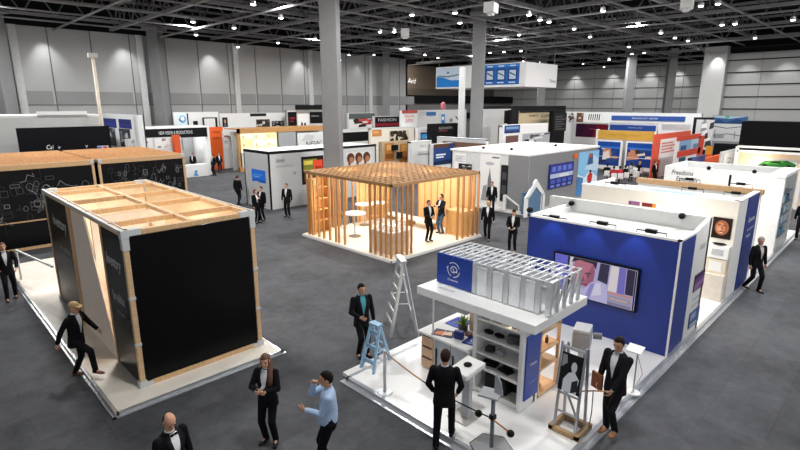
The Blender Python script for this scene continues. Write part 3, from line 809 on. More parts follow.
# man at the step ladder
p = at(362, 357)
person('dark-haired man in black suit and teal shirt standing at the blue step ladder', p, face_img(.45, .9), feet=((-.12, 0, 0, .2), (.13, .12, .1, -.2)),
       hands=((-.26, .1, .86), (.16, .33, 1.12)), head=(.1, .15), suit='#121216', shirt='#4fa5b4', hair='#1a120e', height=1.84, vox=.009, pelvis=(0, .02, .945))
# man seen from behind at the kiosk
p = at(443, 447)
person('dark-haired man in black suit seen from behind, standing on the edge of the white platform', p, face_img(.15, -1), feet=((-.12, -.06, 0, .15), (.13, .16, .12, -.15)),
       hands=((-.2, .18, .95), (.22, .18, .95)), head=(0, .12), suit='#111114', hair='#2b1a12', height=1.8, vox=.009, pelvis=(0, .05, .95))
# man holding the brown folder
p = at(612, 434)
PB, PBI = person('man in charcoal suit and tan shoes holding a brown folder beside the display stand', p, face_img(-.8, .55), feet=((-.11, .12, .12, .2), (.12, 0, 0, -.05)),
       hands=((-.12, .33, 1.0), (.24, .16, .93)), head=(.1, .28), suit='#1b1b1e', shirt='#d9dade', hair='#1d1410', shoe='#9c6230', height=1.88, vox=.009, pelvis=(0, .06, .985))
# right-hand aisle
person('grey-haired man in black suit with open collar walking past the white booth with blue end', at(752, 291), face_img(.15, 1), feet=((-.12, .1, 0, .1), (.1, -.22, .05, 0)), hair='#8b8682', suit='#121215', shirt='#c9b9b0', height=1.8, vox=.012, head=(-.2, .2))
person('man in dark suit at the very edge of the aisle beside the product shelves', at(799, 240), face_img(-.6, .6), suit='#121215', hair='#1b1512', height=1.8, vox=.016)
person('woman in black dress suit holding papers against the white wall', at(762, 233), face_img(.9, .3), suit='#17171b', trousers='#141418', hair='#6b3d24', hairstyle='long', female=True, hands=((-.1, .25, 1.15), (.18, .3, 1.2)), height=1.7, vox=.016)
# beside the platform on the far left
person('man in black suit standing at the barrier rail by the edge of the picture', at(12, 299), face_img(.7, .7), feet=((-.12, -.1, 0, 0), (.12, .15, 0, 0)), suit='#121216', hair='#5a3620', shirt='#dddddd', shoe='#5a3a24', hands=((-.2, .3, 1.0), (.25, .28, 1.05)), height=1.8, vox=.012)
# in the pavilion
person('man in all-black suit holding a tablet under the pavilion roof', at(428, 241, .122), face_img(.55, .8), suit='#0f0f12', shirt='#dfdfdf', hands=((-.05, .3, 1.12), (.1, .3, 1.1)), hair='#15100d', height=1.78, vox=.014)
person('man in dark jacket and blue jeans beside the other man in the pavilion', at(441, 233, .122), face_img(-.75, .55), suit='#16171d', trousers='#3c5877', shirt='#c8cace', hands=((-.1, .3, 1.25), (.12, .28, 1.3)), hair='#1a1512', height=1.8, vox=.014)
# central aisle
person('man in black suit walking in front of the white railing of the grey booth', at(487, 240), face_img(-.3, .9), feet=((-.1, .15, 0, 0), (.1, -.2, .04, 0)), suit='#111114', hair='#c09a5e', skin='#b98a63', height=1.76, vox=.016)
person('man in black suit carrying a red bag at the doorway of the grey booth', at(491, 214), face_img(-.2, 1), suit='#111114', hair='#2a201a', height=1.78, vox=.018)
person('man in black suit standing in the aisle beyond the blue wall, head bowed', at(512, 252), face_img(-.35, .8), suit='#131316', hair='#1c1512', hands=((-.1, .28, 1.05), (.1, .28, 1.05)), head=(.1, .4), height=1.76, vox=.016)
# aisle behind the timber booth
person('man in black suit and grey trousers walking alone towards the long aisle', at(239, 205), face_img(.3, -.8), feet=((-.1, .12, 0, 0), (.1, -.2, .05, 0)), suit='#141417', trousers='#23242b', hair='#3a2c22', height=1.78, vox=.018)
person('woman with auburn hair in black, front one of the pair below the blue screen', at(257, 223), face_img(.8, .6), suit='#111114', hair='#4d2a18', hairstyle='long', female=True, hands=((-.05, .25, 1.3), (.2, .1, .85)), height=1.72, vox=.016)
person('man in black partly hidden behind the auburn-haired woman by the blue screen', at(263, 220), face_img(-.4, .8), suit='#131317', hair='#20170f', height=1.76, vox=.018)
person('man in black suit standing alone before the grey lettering of the white box booth', at(288, 217), face_img(-.2, 1), feet=((-.1, 0, 0, .2), (.12, -.1, 0, -.2)), suit='#141418', hair='#1d1613', height=1.8, vox=.016)
person('man in black suit nearest the orange panel in the far aisle', at(214.5, 175.5), face_img(-.4, .6), suit='#141418', hair='#1b1512', height=1.8, vox=.022)
person('man in dark suit behind the other one at the orange panel', at(220, 173), face_img(.5, .5), suit='#17171b', hair='#2b2018', height=1.76, vox=.022)
# ------------------------------------------------------------------ white platform with the row of white and blue booths
WH = M('#eeeeec', .5, var=.015); WH2 = M('#d9d9d6', .5, var=.02); BLUE = M('#132f84', .45, var=.08, scale=1.2); GREY = M('#8e9094', .5); LGREY = M('#b9bbbe', .45)
BLK = M('#131314', .45); DARK = M('#2a2b2e', .5); TAN = wood('#d8b48c', .15); PEACH = M('#e5c1a3', .6)
RY = 3.27
pf = thing('booth_platform', 'long glossy white platform with silver edge carrying the blue and white booths', 'platform', (15, 5.4, 0))
MB().box(6.18, 3.26, .02, 29, 8.0, .1).build('deck', M('#ecebe9', .22, var=.03, scale=1.5), pf)
mb = MB(); mb.box(6.1, 3.18, 0, 6.18, 7.78, .105).box(6.1, 3.18, 0, 29, 3.26, .105).box(6.1, 7.72, 0, 12, 7.8, .105).box(5.98, 3.1, 0, 6.1, 7.85, .03).box(6, 3.08, 0, 29, 3.18, .03)
mb.build('edge_trim', M('#b9bcc0', .3, metal=.5), pf, label='silver edge strip')
ZB = .102
# --- blue front booth
bb = thing('exhibition_booth', 'blue-fronted booth with big video wall facing the kiosk', 'booth', (13.1, 5.2, ZB))
MB().box(11.92, RY, ZB, 12.04, 7.05, 2.85).build('front_wall', BLUE, bb, label='deep blue front wall')
MB().box(12.04, RY, ZB, 13.06, RY + .1, 2.85).build('end_wall', BLUE, bb)
MB().box(11.9, RY - .02, 2.85, 11.97, 7.07, 2.9).box(11.9, RY - .02, 2.85, 13.08, RY + .06, 2.9).box(11.9, 7.0, 2.85, 14.1, 7.07, 2.9).build('top_trim', WHITE, bb)
MB().bar((11.9, RY - .015, ZB), (11.9, RY - .015, 2.86), .04).build('corner_trim', WHITE, bb)
MB().box(12.04, RY + .1, 2.62, 14.1, 7.05, 2.68).build('roof', WH2, bb)
MB().box(14.1, RY, ZB, 14.25, 7.65, 3.06).build('back_wall', WH2, bb)
MB().box(12.04, 6.95, ZB, 14.1, 7.05, 2.85).build('side_wall', WH, bb)
ew = MB().prism([V3((13.06, RY, ZB)), V3((14.25, RY, ZB)), V3((14.25, RY, 3.06)), V3((13.06, RY, 2.86))], (0, .1, 0)).build('end_wall', WH2, bb, label='pale grey end wall')
lamp('POINT', (14.0, 2.2, 3.4), 22, .2, name='booth_point_light')  # added light hanging free before the pale end wall to brighten it
text(ew, 'ANDERS', *rY(RY, 13.5, 13.95, 2.35, 2.48), color='#8f9196')
text(ew, 'We create spaces', *rY(RY, 13.45, 14.15, 1.02, 1.1), color='#4a63a8')
text(ew, 'for your ideas', *rY(RY, 13.45, 14.05, .85, .93), color='#4a63a8')
art('poster', bb, *rY(RY, 13.4, 14.2, 1.28, 1.72), [('r', '#6a4a78', 0, 0, 1, 1), ('p', '#8d6a98', [(0, 0), (1, .3), (1, .6), (0, .4)]), ('p', '#3f2c50', [(0, .7), (1, .8), (1, 1), (0, 1)])])
art('poster', bb, *rY(RY, 13.4, 14.2, .3, .72), [('r', '#4c5f8e', 0, 0, 1, 1), ('r', '#8fa3c9', .05, .5, .6, .9), ('r', '#c8d2e6', .1, .1, .8, .2)])
sc_ = thing('video_screen', 'large wall screen showing a man in a pale purple jacket on the blue wall', 'screen', (11.86, 5.15, 1.0))
MB().box(11.84, 4.02, .98, 11.915, 6.2, 2.06).build('bezel', BLK, sc_)
art('picture', sc_, *rX(11.84, 6.15, 4.06, 1.02, 2.02, .002), [('r', '#b9b4e0', 0, 0, 1, 1),
    ('r', '#6f6fe0', 0, 0, .17, 1), ('r', '#26203a', .17, 0, .22, 1), ('p', '#e9e4f4', [(.19, .5), (.225, .5), (.24, 1), (.2, 1)]),
    ('p', '#c77b8e', [(.26, .3), (.5, .3), (.52, .72), (.5, 1), (.27, 1), (.24, .7)]), ('p', '#a9607a', [(.4, .3), (.5, .3), (.52, .72), (.5, .95), (.44, .7)]),
    ('p', '#241a2c', [(.22, .86), (.25, 1), (.54, 1), (.53, .8), (.49, .93), (.32, .96)]), ('p', '#5a2f45', [(.28, .66), (.36, .63), (.36, .66), (.29, .71)]), ('p', '#5a2f45', [(.4, .62), (.48, .66), (.47, .7), (.4, .66)]),
    ('e', '#1f1622', .325, .61, .015, .02), ('e', '#1f1622', .44, .6, .015, .02), ('p', '#93506a', [(.36, .42), (.41, .42), (.39, .58)]), ('p', '#7a3a54', [(.33, .35), (.45, .34), (.44, .38), (.34, .385)]),
    ('p', '#c9c4ee', [(.3, 0), (.7, 0), (.68, .45), (.58, .55), (.48, .45), (.4, .22), (.3, .3)]), ('p', '#9b93d6', [(.42, 0), (.48, 0), (.53, .45), (.48, .42)]), ('p', '#e5e1f8', [(.5, .1), (.62, .2), (.6, .5), (.54, .45)]),
    ('p', '#2a2848', [(.56, .55), (.68, .5), (.69, 1), (.58, 1)]), ('p', '#f0e6ea', [(.69, .35), (.79, .35), (.8, 1), (.71, 1)]), ('r', '#7d76d0', .8, .35, .88, 1),
    ('r', '#cf9a9c', .69, .28, .97, .35), ('r', '#a8a2b8', .7, .1, .97, .26), ('r', '#d8b6b0', .72, .16, .92, .2), ('r', '#8b84a8', .7, 0, .97, .09), ('r', '#2a2440', .89, .37, .98, 1), ('r', '#0c0b12', .985, 0, 1, 1)], kind='screen')
for y in (6.3, 5.3, 4.2): lamp('SPOT', (11.45, y, 3.25), 26, .05, (.85, .9, 1), target=(11.95, y, 1.9), angle=1.0, name='wall_washer')
def arm_lamp(loc, label, rz=0):
    t = thing('arm_spotlight', label, 'spotlight', loc, 'arm spotlights along the booth tops'); x, y, z = loc
    MB().tube([(x, y - .34, z), (x, y - .34, z + .12), (x - .02, y + .34, z + .12), (x, y + .34, z)], .014, 6).build('arm', BLK, t)
    MB().cbox((x - .03, y, z + .13), .12, .26, .09).build('lamp_head', BLK, t, bevel=.01)
    return t
arm_lamp((12.7, 5.35, 2.682), 'black arm spotlight on the blue booth roof, above the screen')
arm_lamp((12.7, 4.15, 2.682), 'black arm spotlight on the blue booth roof nearest the aisle')
arm_lamp((12.5, 6.6, 2.682), 'black arm spotlight on the blue booth roof at its far corner')
def knob_lamp(p, label, d=(0, 0, -1)):
    t = thing('clamp_spotlight', label, 'spotlight', p); p = V3(p)
    MB().ell(p + V3((-.06, 0, .02)), .12, .08, .08).build('lamp_head', BLK, t, smooth=True)
    MB().cbox(p + V3((.05, .02, .0)), .1, .05, .06).build('clamp', DARK, t)
    return t
knob_lamp((14.08, 3.9, 3.0), 'black clamp spotlight on top of the pale wall behind the blue booth, aisle end')
knob_lamp((14.08, 6.9, 2.92), 'black clamp spotlight on the pale wall behind the blue booth, far end')
knob_lamp((12.1, 7.1, 2.98), 'black clamp spotlight at the outer corner of the blue booth')
# --- second booth of the row
b2 = thing('exhibition_booth', 'white booth with portrait photo and blue lettered end, behind the blue booth', 'booth', (17.8, 5.6, ZB))
w1 = MB().box(16.95, RY, ZB, 17.1, 8.0, 3.05).build('front_wall', M('#efe9df', .5, var=.02), b2)
MB().box(17.1, RY, ZB, 19.45, RY + .12, 3.05).build('end_wall', WH, b2)
MB().box(17.1, 7.88, ZB, 19.45, 8.0, 3.05).build('side_wall', WH, b2)
MB().box(19.45, RY + .1, ZB, 19.6, 8.0, 2.82).build('back_wall', WH, b2)
MB().box(16.93, RY - .02, 3.05, 17.12, 8.02, 3.09).box(16.95, RY - .02, 3.05, 19.45, RY + .14, 3.09).build('top_trim', WHITE, b2)
MB().box(17.1, RY + .12, 2.3, 19.45, 7.88, 2.34).build('ceiling_panel', WH, b2)
bw = MB().box(18.05, RY - .03, ZB, 19.47, RY, 3.06).build('blue_panel', BLUE, b2, label='blue end panel with white lettering')
text(bw, 'Spaces', *rY(RY - .03, 18.3, 19.1, 2.2, 2.4)); text(bw, 'for people and', *rY(RY - .03, 18.3, 19.2, 1.95, 2.05)); text(bw, 'brands', *rY(RY - .03, 18.3, 18.8, 1.75, 1.86))
art('painted_glow', b2, *rX(19.44, 6.6, 4.2, 2.36, 2.78, .01), [('r', '#9fb9ee', 0, 0, 1, 1), ('r', '#4a6fd0', .1, .25, .6, .9), ('r', '#e6eefc', .65, .2, 1, 1)], kind='lit')  # blue light glow painted as an emissive patch on the back wall
art('portrait_photo', b2, *rX(16.95, 3.86, 3.36, 1.93, 2.56), [('r', '#1d1412', 0, 0, 1, 1), ('e', '#a8603f', .5, .52, .36, .36), ('e', '#c98660', .44, .5, .24, .28), ('e', '#dba582', .38, .45, .1, .1), ('p', '#8a4a34', [(.48, .45), (.56, .45), (.52, .64)]),
    ('p', '#241512', [(.1, .75), (.35, .95), (.8, .9), (1, .6), (1, 1), (0, 1), (0, .6)]), ('p', '#f0d8c8', [(.4, .32), (.62, .3), (.58, .27), (.44, .28)]), ('p', '#3a1f18', [(.25, .66), (.42, .64), (.42, .68), (.26, .7)]), ('p', '#3a1f18', [(.55, .62), (.72, .63), (.7, .67), (.55, .66)]), ('p', '#7d2f28', [(.36, .33), (.66, .31), (.6, .36), (.42, .37)]), ('r', '#2a1d1a', 0, 0, 1, .12)])
text(w1, 'MIND SPACE', *rX(16.95, 5.5, 4.9, 2.75, 2.85), color='#b9b6b0')
art('picture_strip', b2, *rX(16.95, 6.35, 5.5, 2.58, 2.7), [('r', '#7a4f86', 0, 0, 1, 1), ('r', '#a06a8a', .1, .2, .4, .8), ('r', '#efe9df', .42, 0, .5, 1), ('r', '#7a2d2a', .5, 0, .88, 1), ('r', '#e08a30', .88, 0, 1, 1)])
cab = thing('display_cabinet', 'white wall cabinet with small drawers under the portrait photo', 'cabinet', (16.7, 3.55, ZB))
MB().box(16.6, 3.3, ZB, 16.93, 3.9, .9).build('base_unit', M('#e9e0d4', .5), cab)
MB().box(16.7, 3.32, .9, 16.93, 3.86, 1.35).build('shelf_box', M('#e3d6c2', .5), cab)
MB().box(16.68, 3.3, 1.38, 16.94, 3.88, 1.75).build('upper_box', WH, cab)
MB().box(16.665, 3.42, 1.48, 16.68, 3.72, 1.66).build('device', LGREY, cab)
MB().box(16.685, 3.42, .98, 16.70, 3.76, 1.28).build('door', WH, cab)
dev = thing('desk_lamp', 'black flat device lying on the white wall cabinet', 'device', (16.8, 3.55, 1.76))
MB().ell((16.8, 3.58, 1.8), .08, .2, .035).build('body', BLK, dev, smooth=True)
lamp('POINT', (16.0, 5.0, 2.6), 24, .15, (1, .9, .78), name='booth_point_light'); lamp('POINT', (15.6, 3.9, 2.3), 10, .15, (1, .9, .78), name='booth_point_light')
arm_lamp((19.5, 5.2, 2.822), 'black arm spotlight on the back wall of the booth with blue lettered end')
arm_lamp((19.5, 3.9, 2.822), 'black arm spotlight at the aisle corner of the booth with blue lettered end')
arm_lamp((17.05, 6.9, 3.092), 'black arm spotlight on the front wall of the portrait booth, far end')
# --- wood-topped wall
w3 = thing('partition_panel', 'white wall with a tan wooden top board behind the lettered blue end', 'partition', (20.55, 5.4, ZB))
MB().box(20.45, RY + .1, ZB, 20.6, 7.4, 2.82).build('panel', WH, w3)
MB().box(20.4, RY + .05, 2.82, 20.66, 7.45, 3.0).build('top_board', M('#b8946c', .6, var=.08), w3, label='tan wooden top board')
arm_lamp((20.5, 5.6, 3.003), 'black arm spotlight on the tan wooden top board, far one'); arm_lamp((20.5, 4.0, 3.003), 'black arm spotlight on the tan wooden top board nearest the aisle')
# --- third booth
b3 = thing('exhibition_booth', 'white booth wall lettered Freedoms Essentials with product shelves on its aisle end', 'booth', (25.5, 5.4, ZB))
w4 = MB().box(24, RY + .02, ZB, 24.15, 7.6, 3.16).build('front_wall', WH, b3)
MB().box(26.7, RY, ZB, 26.85, 7.6, 3.16).build('back_wall', WH, b3); MB().box(24.15, 7.45, ZB, 26.7, 7.6, 3.16).build('side_wall', WH, b3)
MB().box(23.95, RY - .02, 3.06, 26.9, RY + .5, 3.18).build('end_canopy', WH, b3)
MB().box(23.95, RY, ZB, 24.2, RY + .3, 3.0).build('corner_post', WH, b3)
text(w4, 'Freedoms', *rX(24, 7.3, 6.45, 2.82, 3.02), color='#3c3d40', shear=.2); text(w4, 'Essentials', *rX(24, 7.1, 6.25, 2.55, 2.75), color='#3c3d40', shear=.2)
MB().box(23.97, 5.05, 2.3, 24.0, 5.12, 3.0).build('slot', BLK, b3)
art('poster', b3, *rX(24, 4.5, 4.0, 2.0, 2.25), [('r', '#c9dcea', 0, 0, 1, 1), ('r', '#7fa8c8', .1, .1, .9, .5)])
mb = MB()
for z in (.5, .95, 1.4, 1.85, 2.3): mb.box(24.3, RY + .05, z, 26.6, RY + .5, z + .03)
mb.box(24.25, RY + .5, ZB, 26.65, RY + .55, 3.0).build('shelves', M('#6f7680', .4), b3)
pk = None
r_ = random.Random(4)
for zi, z in enumerate((.532, .982, 1.432, 1.882)):
    for k in range(6):
        x = 24.5 + k * .36; h = .18 + r_.random() * .16; c = r_.choice(['#3f7fa8', '#9fc3d6', '#dfe7ea', '#2f5f86', '#7fa9bd'])
        MB().box(x, RY + .12, z, x + .2, RY + .38, z + h).build('product_box', M(c, .4), None, 'small blue and white product pack standing on the aisle-end shelves', 'pack', 'packs on the aisle-end shelves')
for y, z in ((5.9, 3.165), (4.3, 3.165)): knob_lamp((24.05, y, z + .02), 'black clamp spotlight on the lettered white wall, ' + ('near its lettering' if y > 5 else 'above the black slot'))
lamp('POINT', (23.2, 4.2, 2.4), 22, .15, (1, .9, .78), name='booth_point_light')

# ------------------------------------------------------------------ kiosk tower
kt = thing('kiosk_tower', 'white kiosk tower with shelves, flat canopy and silver truss box on its roof', 'kiosk', (8.2, 5.2, ZB))
MB().box(7.12, 3.96, 2.03, 9.02, 6.68, 2.2).build('canopy', WH, kt, label='flat white canopy slab', bevel=.01)
KX0, KX1, KY0, KY1 = 7.55, 8.68, 3.96, 6.52
MB().box(KX0, 5.62, 2.225, KX0 + .04, KY1, 2.86).build('sign_panel', M('#123a96', .5, var=.05), kt, label='blue sign panel with white emblem')
sg = [o for o in kt.children if o.name.startswith('sign_panel')][0]
def emblem(parent, x, y, z, s):
    mb = MB()
    def arc(r, a0, a1, w, cy=0, cz=0):
        n = 14; pts = []
        for i in range(n):
            t0, t1 = a0 + (a1 - a0) * i / n, a0 + (a1 - a0) * (i + 1) / n
            q = [(math.cos(t0) * (r - w), math.sin(t0) * (r - w)), (math.cos(t0) * (r + w), math.sin(t0) * (r + w)), (math.cos(t1) * (r + w), math.sin(t1) * (r + w)), (math.cos(t1) * (r - w), math.sin(t1) * (r - w))]
            mb.poly([V3((x, y - (cy + u) * s, z + (cz + v) * s)) for u, v in q])
    arc(1, .35, 2.3, .055); arc(1, 2.75, 4.3, .055); arc(1, 4.7, 6.1, .055); arc(.52, -.6, 3.4, .06, .05, -.05); arc(.3, 2.6, 5.6, .055, .25, .05); arc(.5, 3.9, 5.3, .06, -.05, .1)
    mb.poly([V3((x, y + 1.3 * s, z + .15 * s)), V3((x, y + 1.0 * s, z + .05 * s)), V3((x, y + 1.0 * s, z + .25 * s))])
    mb.build('emblem', M('#f2f4fa', .4, var=.01), parent)
emblem(sg, KX0 - .008, 6.08, 2.58, .15)
text(sg, 'Creative', *rX(KX0, 6.22, 5.96, 2.34, 2.385))
cpy = [o for o in kt.children if o.name.startswith('canopy')][0]
text(cpy, 'CREATIVE HUB', V3((7.3, 6.3, 2.222)), V3((0, -.42, 0)), V3((.07, 0, .0)), color='#7d7f83')
MB().box(KX0 + .45, KY0 + .1, 2.222, KX0 + .5, KY1 - .05, 2.8).build('inner_wall', M('#d4d5d6', .5, var=.03), kt)
TR = M('#cfd1d4', .35, metal=.3, var=.05)
for y in (4.0, 4.2, 4.5, 4.86, 5.22, 5.58): 
    MB().box(KX0, y - .05, 2.222, KX0 + .06, y + .05, 2.83).build('truss_post', TR, kt)
    if y > 4.1: MB().box(KX0 + .01, y + .07, 2.222, KX0 + .03, y + .29, 2.78).build('panel', M('#e6e7e8', .45), kt)
for k in range(5): 
    x = KX0 + .04 + k * (KX1 - KX0 - .08) / 4
    MB().box(x - .03, KY0, 2.222, x + .03, KY0 + .05, 2.83).build('truss_post', TR, kt)
    if k < 4: MB().bar((x, KY0 + .025, 2.25), (x + .26, KY0 + .025, 2.8), .03).build('truss_brace', TR, kt)
for y in (KY1,): 
    for x in (KX0 + .1, KX1): MB().box(x - .03, y - .05, 2.222, x + .03, y, 2.83).build('truss_post', TR, kt)
for k in range(4): MB().box(KX1 - .05, 4.5 + k * .55, 2.222, KX1, 4.56 + k * .55, 2.83).build('truss_post', TR, kt)
mb = MB()
for x in (KX0 + .02, KX0 + .37, KX0 + .72, KX1 - .02):
    for z in (2.84, 2.74): mb.tube([(x, KY0, z), (x, KY1, z)], .014, 6)
n = 18
for i in range(n + 1):
    y = KY0 + (KY1 - KY0) * i / n; mb.tube([(KX0, y, 2.84), (KX1, y, 2.84)], .012, 6)
    if i < n:
        y2 = KY0 + (KY1 - KY0) * (i + 1) / n
        for j, x in enumerate((KX0 + .02, KX0 + .37, KX0 + .72)):
            a, b = (y, y2) if (i + j) % 2 else (y2, y); mb.tube([(x, a, 2.74), (x, b, 2.84)], .009, 5)
            if (i * 3 + j) % 4 == 0: mb.box(x + .03, y + .03, 2.825, x + .3, y + .06, 2.835)
mb.build('truss_grid', TR, kt, label='silver lattice of truss tubes')
# tower body: shelves open to the front, blue side, beige side shelves
MB().box(7.62, 5.52, ZB, 9.0, 5.6, 2.05).build('side_wall', WH, kt)
MB().box(7.62, 4.46, ZB, 7.7, 4.54, 2.1).build('corner_post', WH, kt)
MB().box(8.1, 4.46, ZB, 8.16, 5.52, 2.1).build('back_panel', M('#dedede', .5), kt)
MB().box(7.7, 4.46, ZB, 8.25, 4.52, 2.1).build('end_wall', WH, kt)
ep = MB().box(7.72, 4.43, .3, 8.2, 4.46, 1.62).build('blue_panel', M('#1b3fa0', .45), kt, label='blue end panel with small white lettering')
text(ep, 'Creative', *rY(4.43, 7.84, 8.06, 1.0, 1.06)); text(ep, 'meeting point', *rY(4.43, 7.84, 8.1, .62, .65), color='#9fb0de')
for z in (1.0, 1.36, 1.72): MB().box(7.62, 4.54, z - .035, 8.1, 5.52, z).build('shelf', WH, kt)
MB().box(7.6, 4.54, .66, 8.1, 5.52, .72).build('desk_shelf', WH, kt); MB().box(7.66, 4.54, ZB, 8.1, 5.52, .2).build('plinth', WH, kt)
MB().box(8.0, 4.56, .2, 8.09, 5.5, .64).build('recess_panel', BLK, kt)
MB().box(7.64, 4.55, 1.98, 8.1, 5.52, 2.1).build('fascia', WH, kt)
for x in (8.27, 9.0): MB().box(x, 4.46, ZB, x + .05, 4.52, 2.1).box(x, 5.45, ZB, x + .05, 5.51, 2.1).build('side_post', TAN, kt)
for z in (.16, .72, 1.1, 1.5): MB().box(8.27, 4.46, z - .04, 9.05, 5.5, z).build('side_shelf', TAN, kt)
MB().box(8.27, 5.44, ZB, 9.05, 5.5, 2.1).build('side_back', M('#ead2b6', .6), kt)
art('poster', kt, *rY(4.46, 8.36, 8.95, 1.58, 1.92, .0), [('r', '#1b2440', 0, 0, 1, 1), ('p', '#3a4f90', [(.1, .1), (.7, .2), (.6, .8), (.1, .7)]), ('p', '#0d1020', [(.5, 0), (1, 0), (1, 1)])])
lamp('POINT', (8.65, 4.95, 1.35), 3, .05, (1, .8, .55), name='shelf_lamp'); lamp('POINT', (8.65, 4.95, .62), 3, .05, (1, .8, .55), name='shelf_lamp'); lamp('POINT', (7.75, 4.8, 1.9), 2.2, .05, (1, .8, .55), name='shelf_lamp')
MB().tube([(7.35, 6.62, .93), (7.35, 6.62, 2.1)], .022, 8).build('pole', WH, kt) if False else None
MB().tube([(8.95, 6.66, ZB), (8.95, 6.66, 2.05)], .025, 8).build('canopy_pole', WH, kt); MB().tube([(7.62, 6.66, .985), (7.62, 6.66, 2.05)], .02, 8).build('canopy_pole', WH, kt)
# goods in the shelves
def item(name, mbs, label, cat, group=None): 
    o = mbs[0][0].build(name, mbs[0][1], None, label, cat, group, bevel=.004); return o
def shelfbox(y, z, w, h, d, c, label, cat='box'): MB().box(7.68, y - w/2, z, 7.68 + d, y + w/2, z + h).build('storage_box' if cat == 'box' else cat.replace(' ', '_'), M(c, .5), None, label, cat, bevel=.005)
art('picture_frame', None, *rX(7.7, 5.46, 5.28, 1.722, 1.92, 0), [('r', '#2a2220', 0, 0, 1, 1), ('p', '#c0492c', [(.2, .1), (.9, .2), (.8, .9), (.3, .7)]), ('p', '#e8934c', [(.4, .2), (.8, .3), (.7, .6)])], label='small orange-red picture on the top kiosk shelf', cat='picture')
shelfbox(5.1, 1.722, .22, .17, .2, '#3a3b3e', 'dark grey box on the top kiosk shelf beside the small picture')
shelfbox(4.9, 1.722, .05, .17, .2, '#8a8c90', 'thin grey binder upright on the top kiosk shelf', 'binder'); shelfbox(4.84, 1.722, .05, .16, .2, '#c9c3ba', 'thin pale binder upright on the top kiosk shelf', 'binder')
shelfbox(4.72, 1.722, .09, .14, .1, '#4a2f22', 'brown pack on the top kiosk shelf near the lit corner')
shelfbox(4.62, 1.722, .06, .15, .1, '#e0b27c', 'tan pack at the lit corner of the top kiosk shelf')
for y, lab in ((5.35, 'black headset lying on the middle kiosk shelf, farthest one'), (5.1, 'black camera on the middle kiosk shelf'),):
    mb = MB(); mb.ell((7.8, y, 1.41), .07, .11, .045).cbox((7.76, y, 1.44), .06, .06, .05); mb.build('headset' if '5.35' in str(y) else 'camera', BLK, None, lab, 'headset' if y > 5.2 else 'camera', smooth=False)
mb = MB(); mb.cbox((7.8, 4.78, 1.44), .16, .22, .14, rz=.3).tube([(7.72, 4.76, 1.44), (7.66, 4.74, 1.44)], .05, 12); mb.build('camera', M('#4c4d50', .4), None, 'dark grey camera with lens on the middle kiosk shelf, nearest the blue end', 'camera', bevel=.008)
mb = MB(); mb.cbox((7.8, 4.6, 1.42), .12, .07, .1); mb.build('battery_pack', BLK, None, 'small black battery on the middle kiosk shelf corner', 'battery', bevel=.006)
for y, w_, lab in ((5.3, .16, 'black and white device on the lower kiosk shelf, farthest'), (5.05, .16, 'pale grey device on the lower kiosk shelf beside the black and white one')):
    mb = MB(); mb.cbox((7.8, y, 1.06), .15, w_, .1, rz=.2).cbox((7.74, y, 1.1), .04, .06, .06); mb.build('camera', M('#2e2f33' if y > 5.2 else '#9da0a4', .4), None, lab, 'camera', bevel=.006)
kb = MB(); kb.cbox((7.8, 5.28, .75), .2, .3, .05, rz=.15); kb.build('keyboard', BLK, None, 'black keyboard on the kiosk desk shelf', 'keyboard', bevel=.006)
kb = MB(); kb.cbox((7.78, 4.9, .745), .2, .28, .04, rz=-.2).cbox((7.87, 4.92, .84), .02, .26, .17, rz=-.2); kb.build('laptop', DARK, None, 'open dark laptop on the kiosk desk shelf', 'laptop', bevel=.004)
pr_ = MB(); pr_.cbox((7.85, 5.1, .38), .28, .5, .32); pr_.build('equipment_case', M('#1a1a1c', .5), None, 'black equipment case under the kiosk desk shelf', 'case', bevel=.02)
for x, z, lab in ((8.5, .722, 'small dark bottle on the middle beige side shelf'), (8.55, .162, 'small brown bottle on the lowest beige side shelf'), (8.75, 1.102, 'small dark tin on the upper beige side shelf')):
    MB().rev([(.03, 0), (.035, .02), (.035, .1), (.015, .13), (.015, .17)], (x, 4.6, z), 12).build('bottle', M('#4b3a2c', .3), None, lab, 'bottle', smooth=True)
# desk
dk = thing('kiosk_desk', 'white desk with wooden drawers and grey fridge doors attached beside the tower', 'desk', (8.1, 6.3, ZB))
MB().box(7.52, 5.64, .93, 8.9, 7.02, .98).build('worktop', WH, dk, bevel=.006)
MB().box(7.6, 5.66, ZB, 8.85, 6.98, .93).build('carcass', WH, dk)
for k in range(3):
    d = MB().box(7.57, 6.62, .14 + k * .26, 7.6, 6.95, .38 + k * .26).build('drawer', M('#cfa987', .6, var=.08), dk)
    MB().box(7.555, 6.66, .365 + k * .26, 7.572, 6.92, .38 + k * .26).build('handle', DARK, d)
for k in range(2):
    d = MB().box(7.57, 6.14 - k * .46, .14, 7.6, 6.56 - k * .46, .9).build('fridge_door', M('#a6abb0', .35, metal=.3), dk, label='grey door')
    MB().box(7.55, 6.5 - k * .46, .3, 7.57, 6.53 - k * .46, .7).build('handle', DARK, d)
bx_ = thing('storage_crate', 'peach drawer block standing on the desk behind the plant', 'drawer unit', (8.6, 5.95, .982))
MB().box(8.35, 5.66, .982, 8.85, 6.25, 1.5).build('carcass', PEACH, bx_)
for k in range(2): MB().box(8.33, 5.7, 1.0 + k * .25, 8.35, 6.2, 1.22 + k * .25).build('drawer', M('#ebc9ae', .6), bx_)
def flat(name, c, x, y, sx, sy, rz, label, cat, shapes=None, z=.982):
    m = Matrix.Rotation(rz, 3, 'Z'); U = m @ V3((0, -sy, 0)); V = m @ V3((sx, 0, 0)); O = V3((x, y, z)) - U / 2 - V / 2
    return art(name, None, O, U, V, shapes or [('r', c, 0, 0, 1, 1)], label=label, cat=cat, thick=.008)
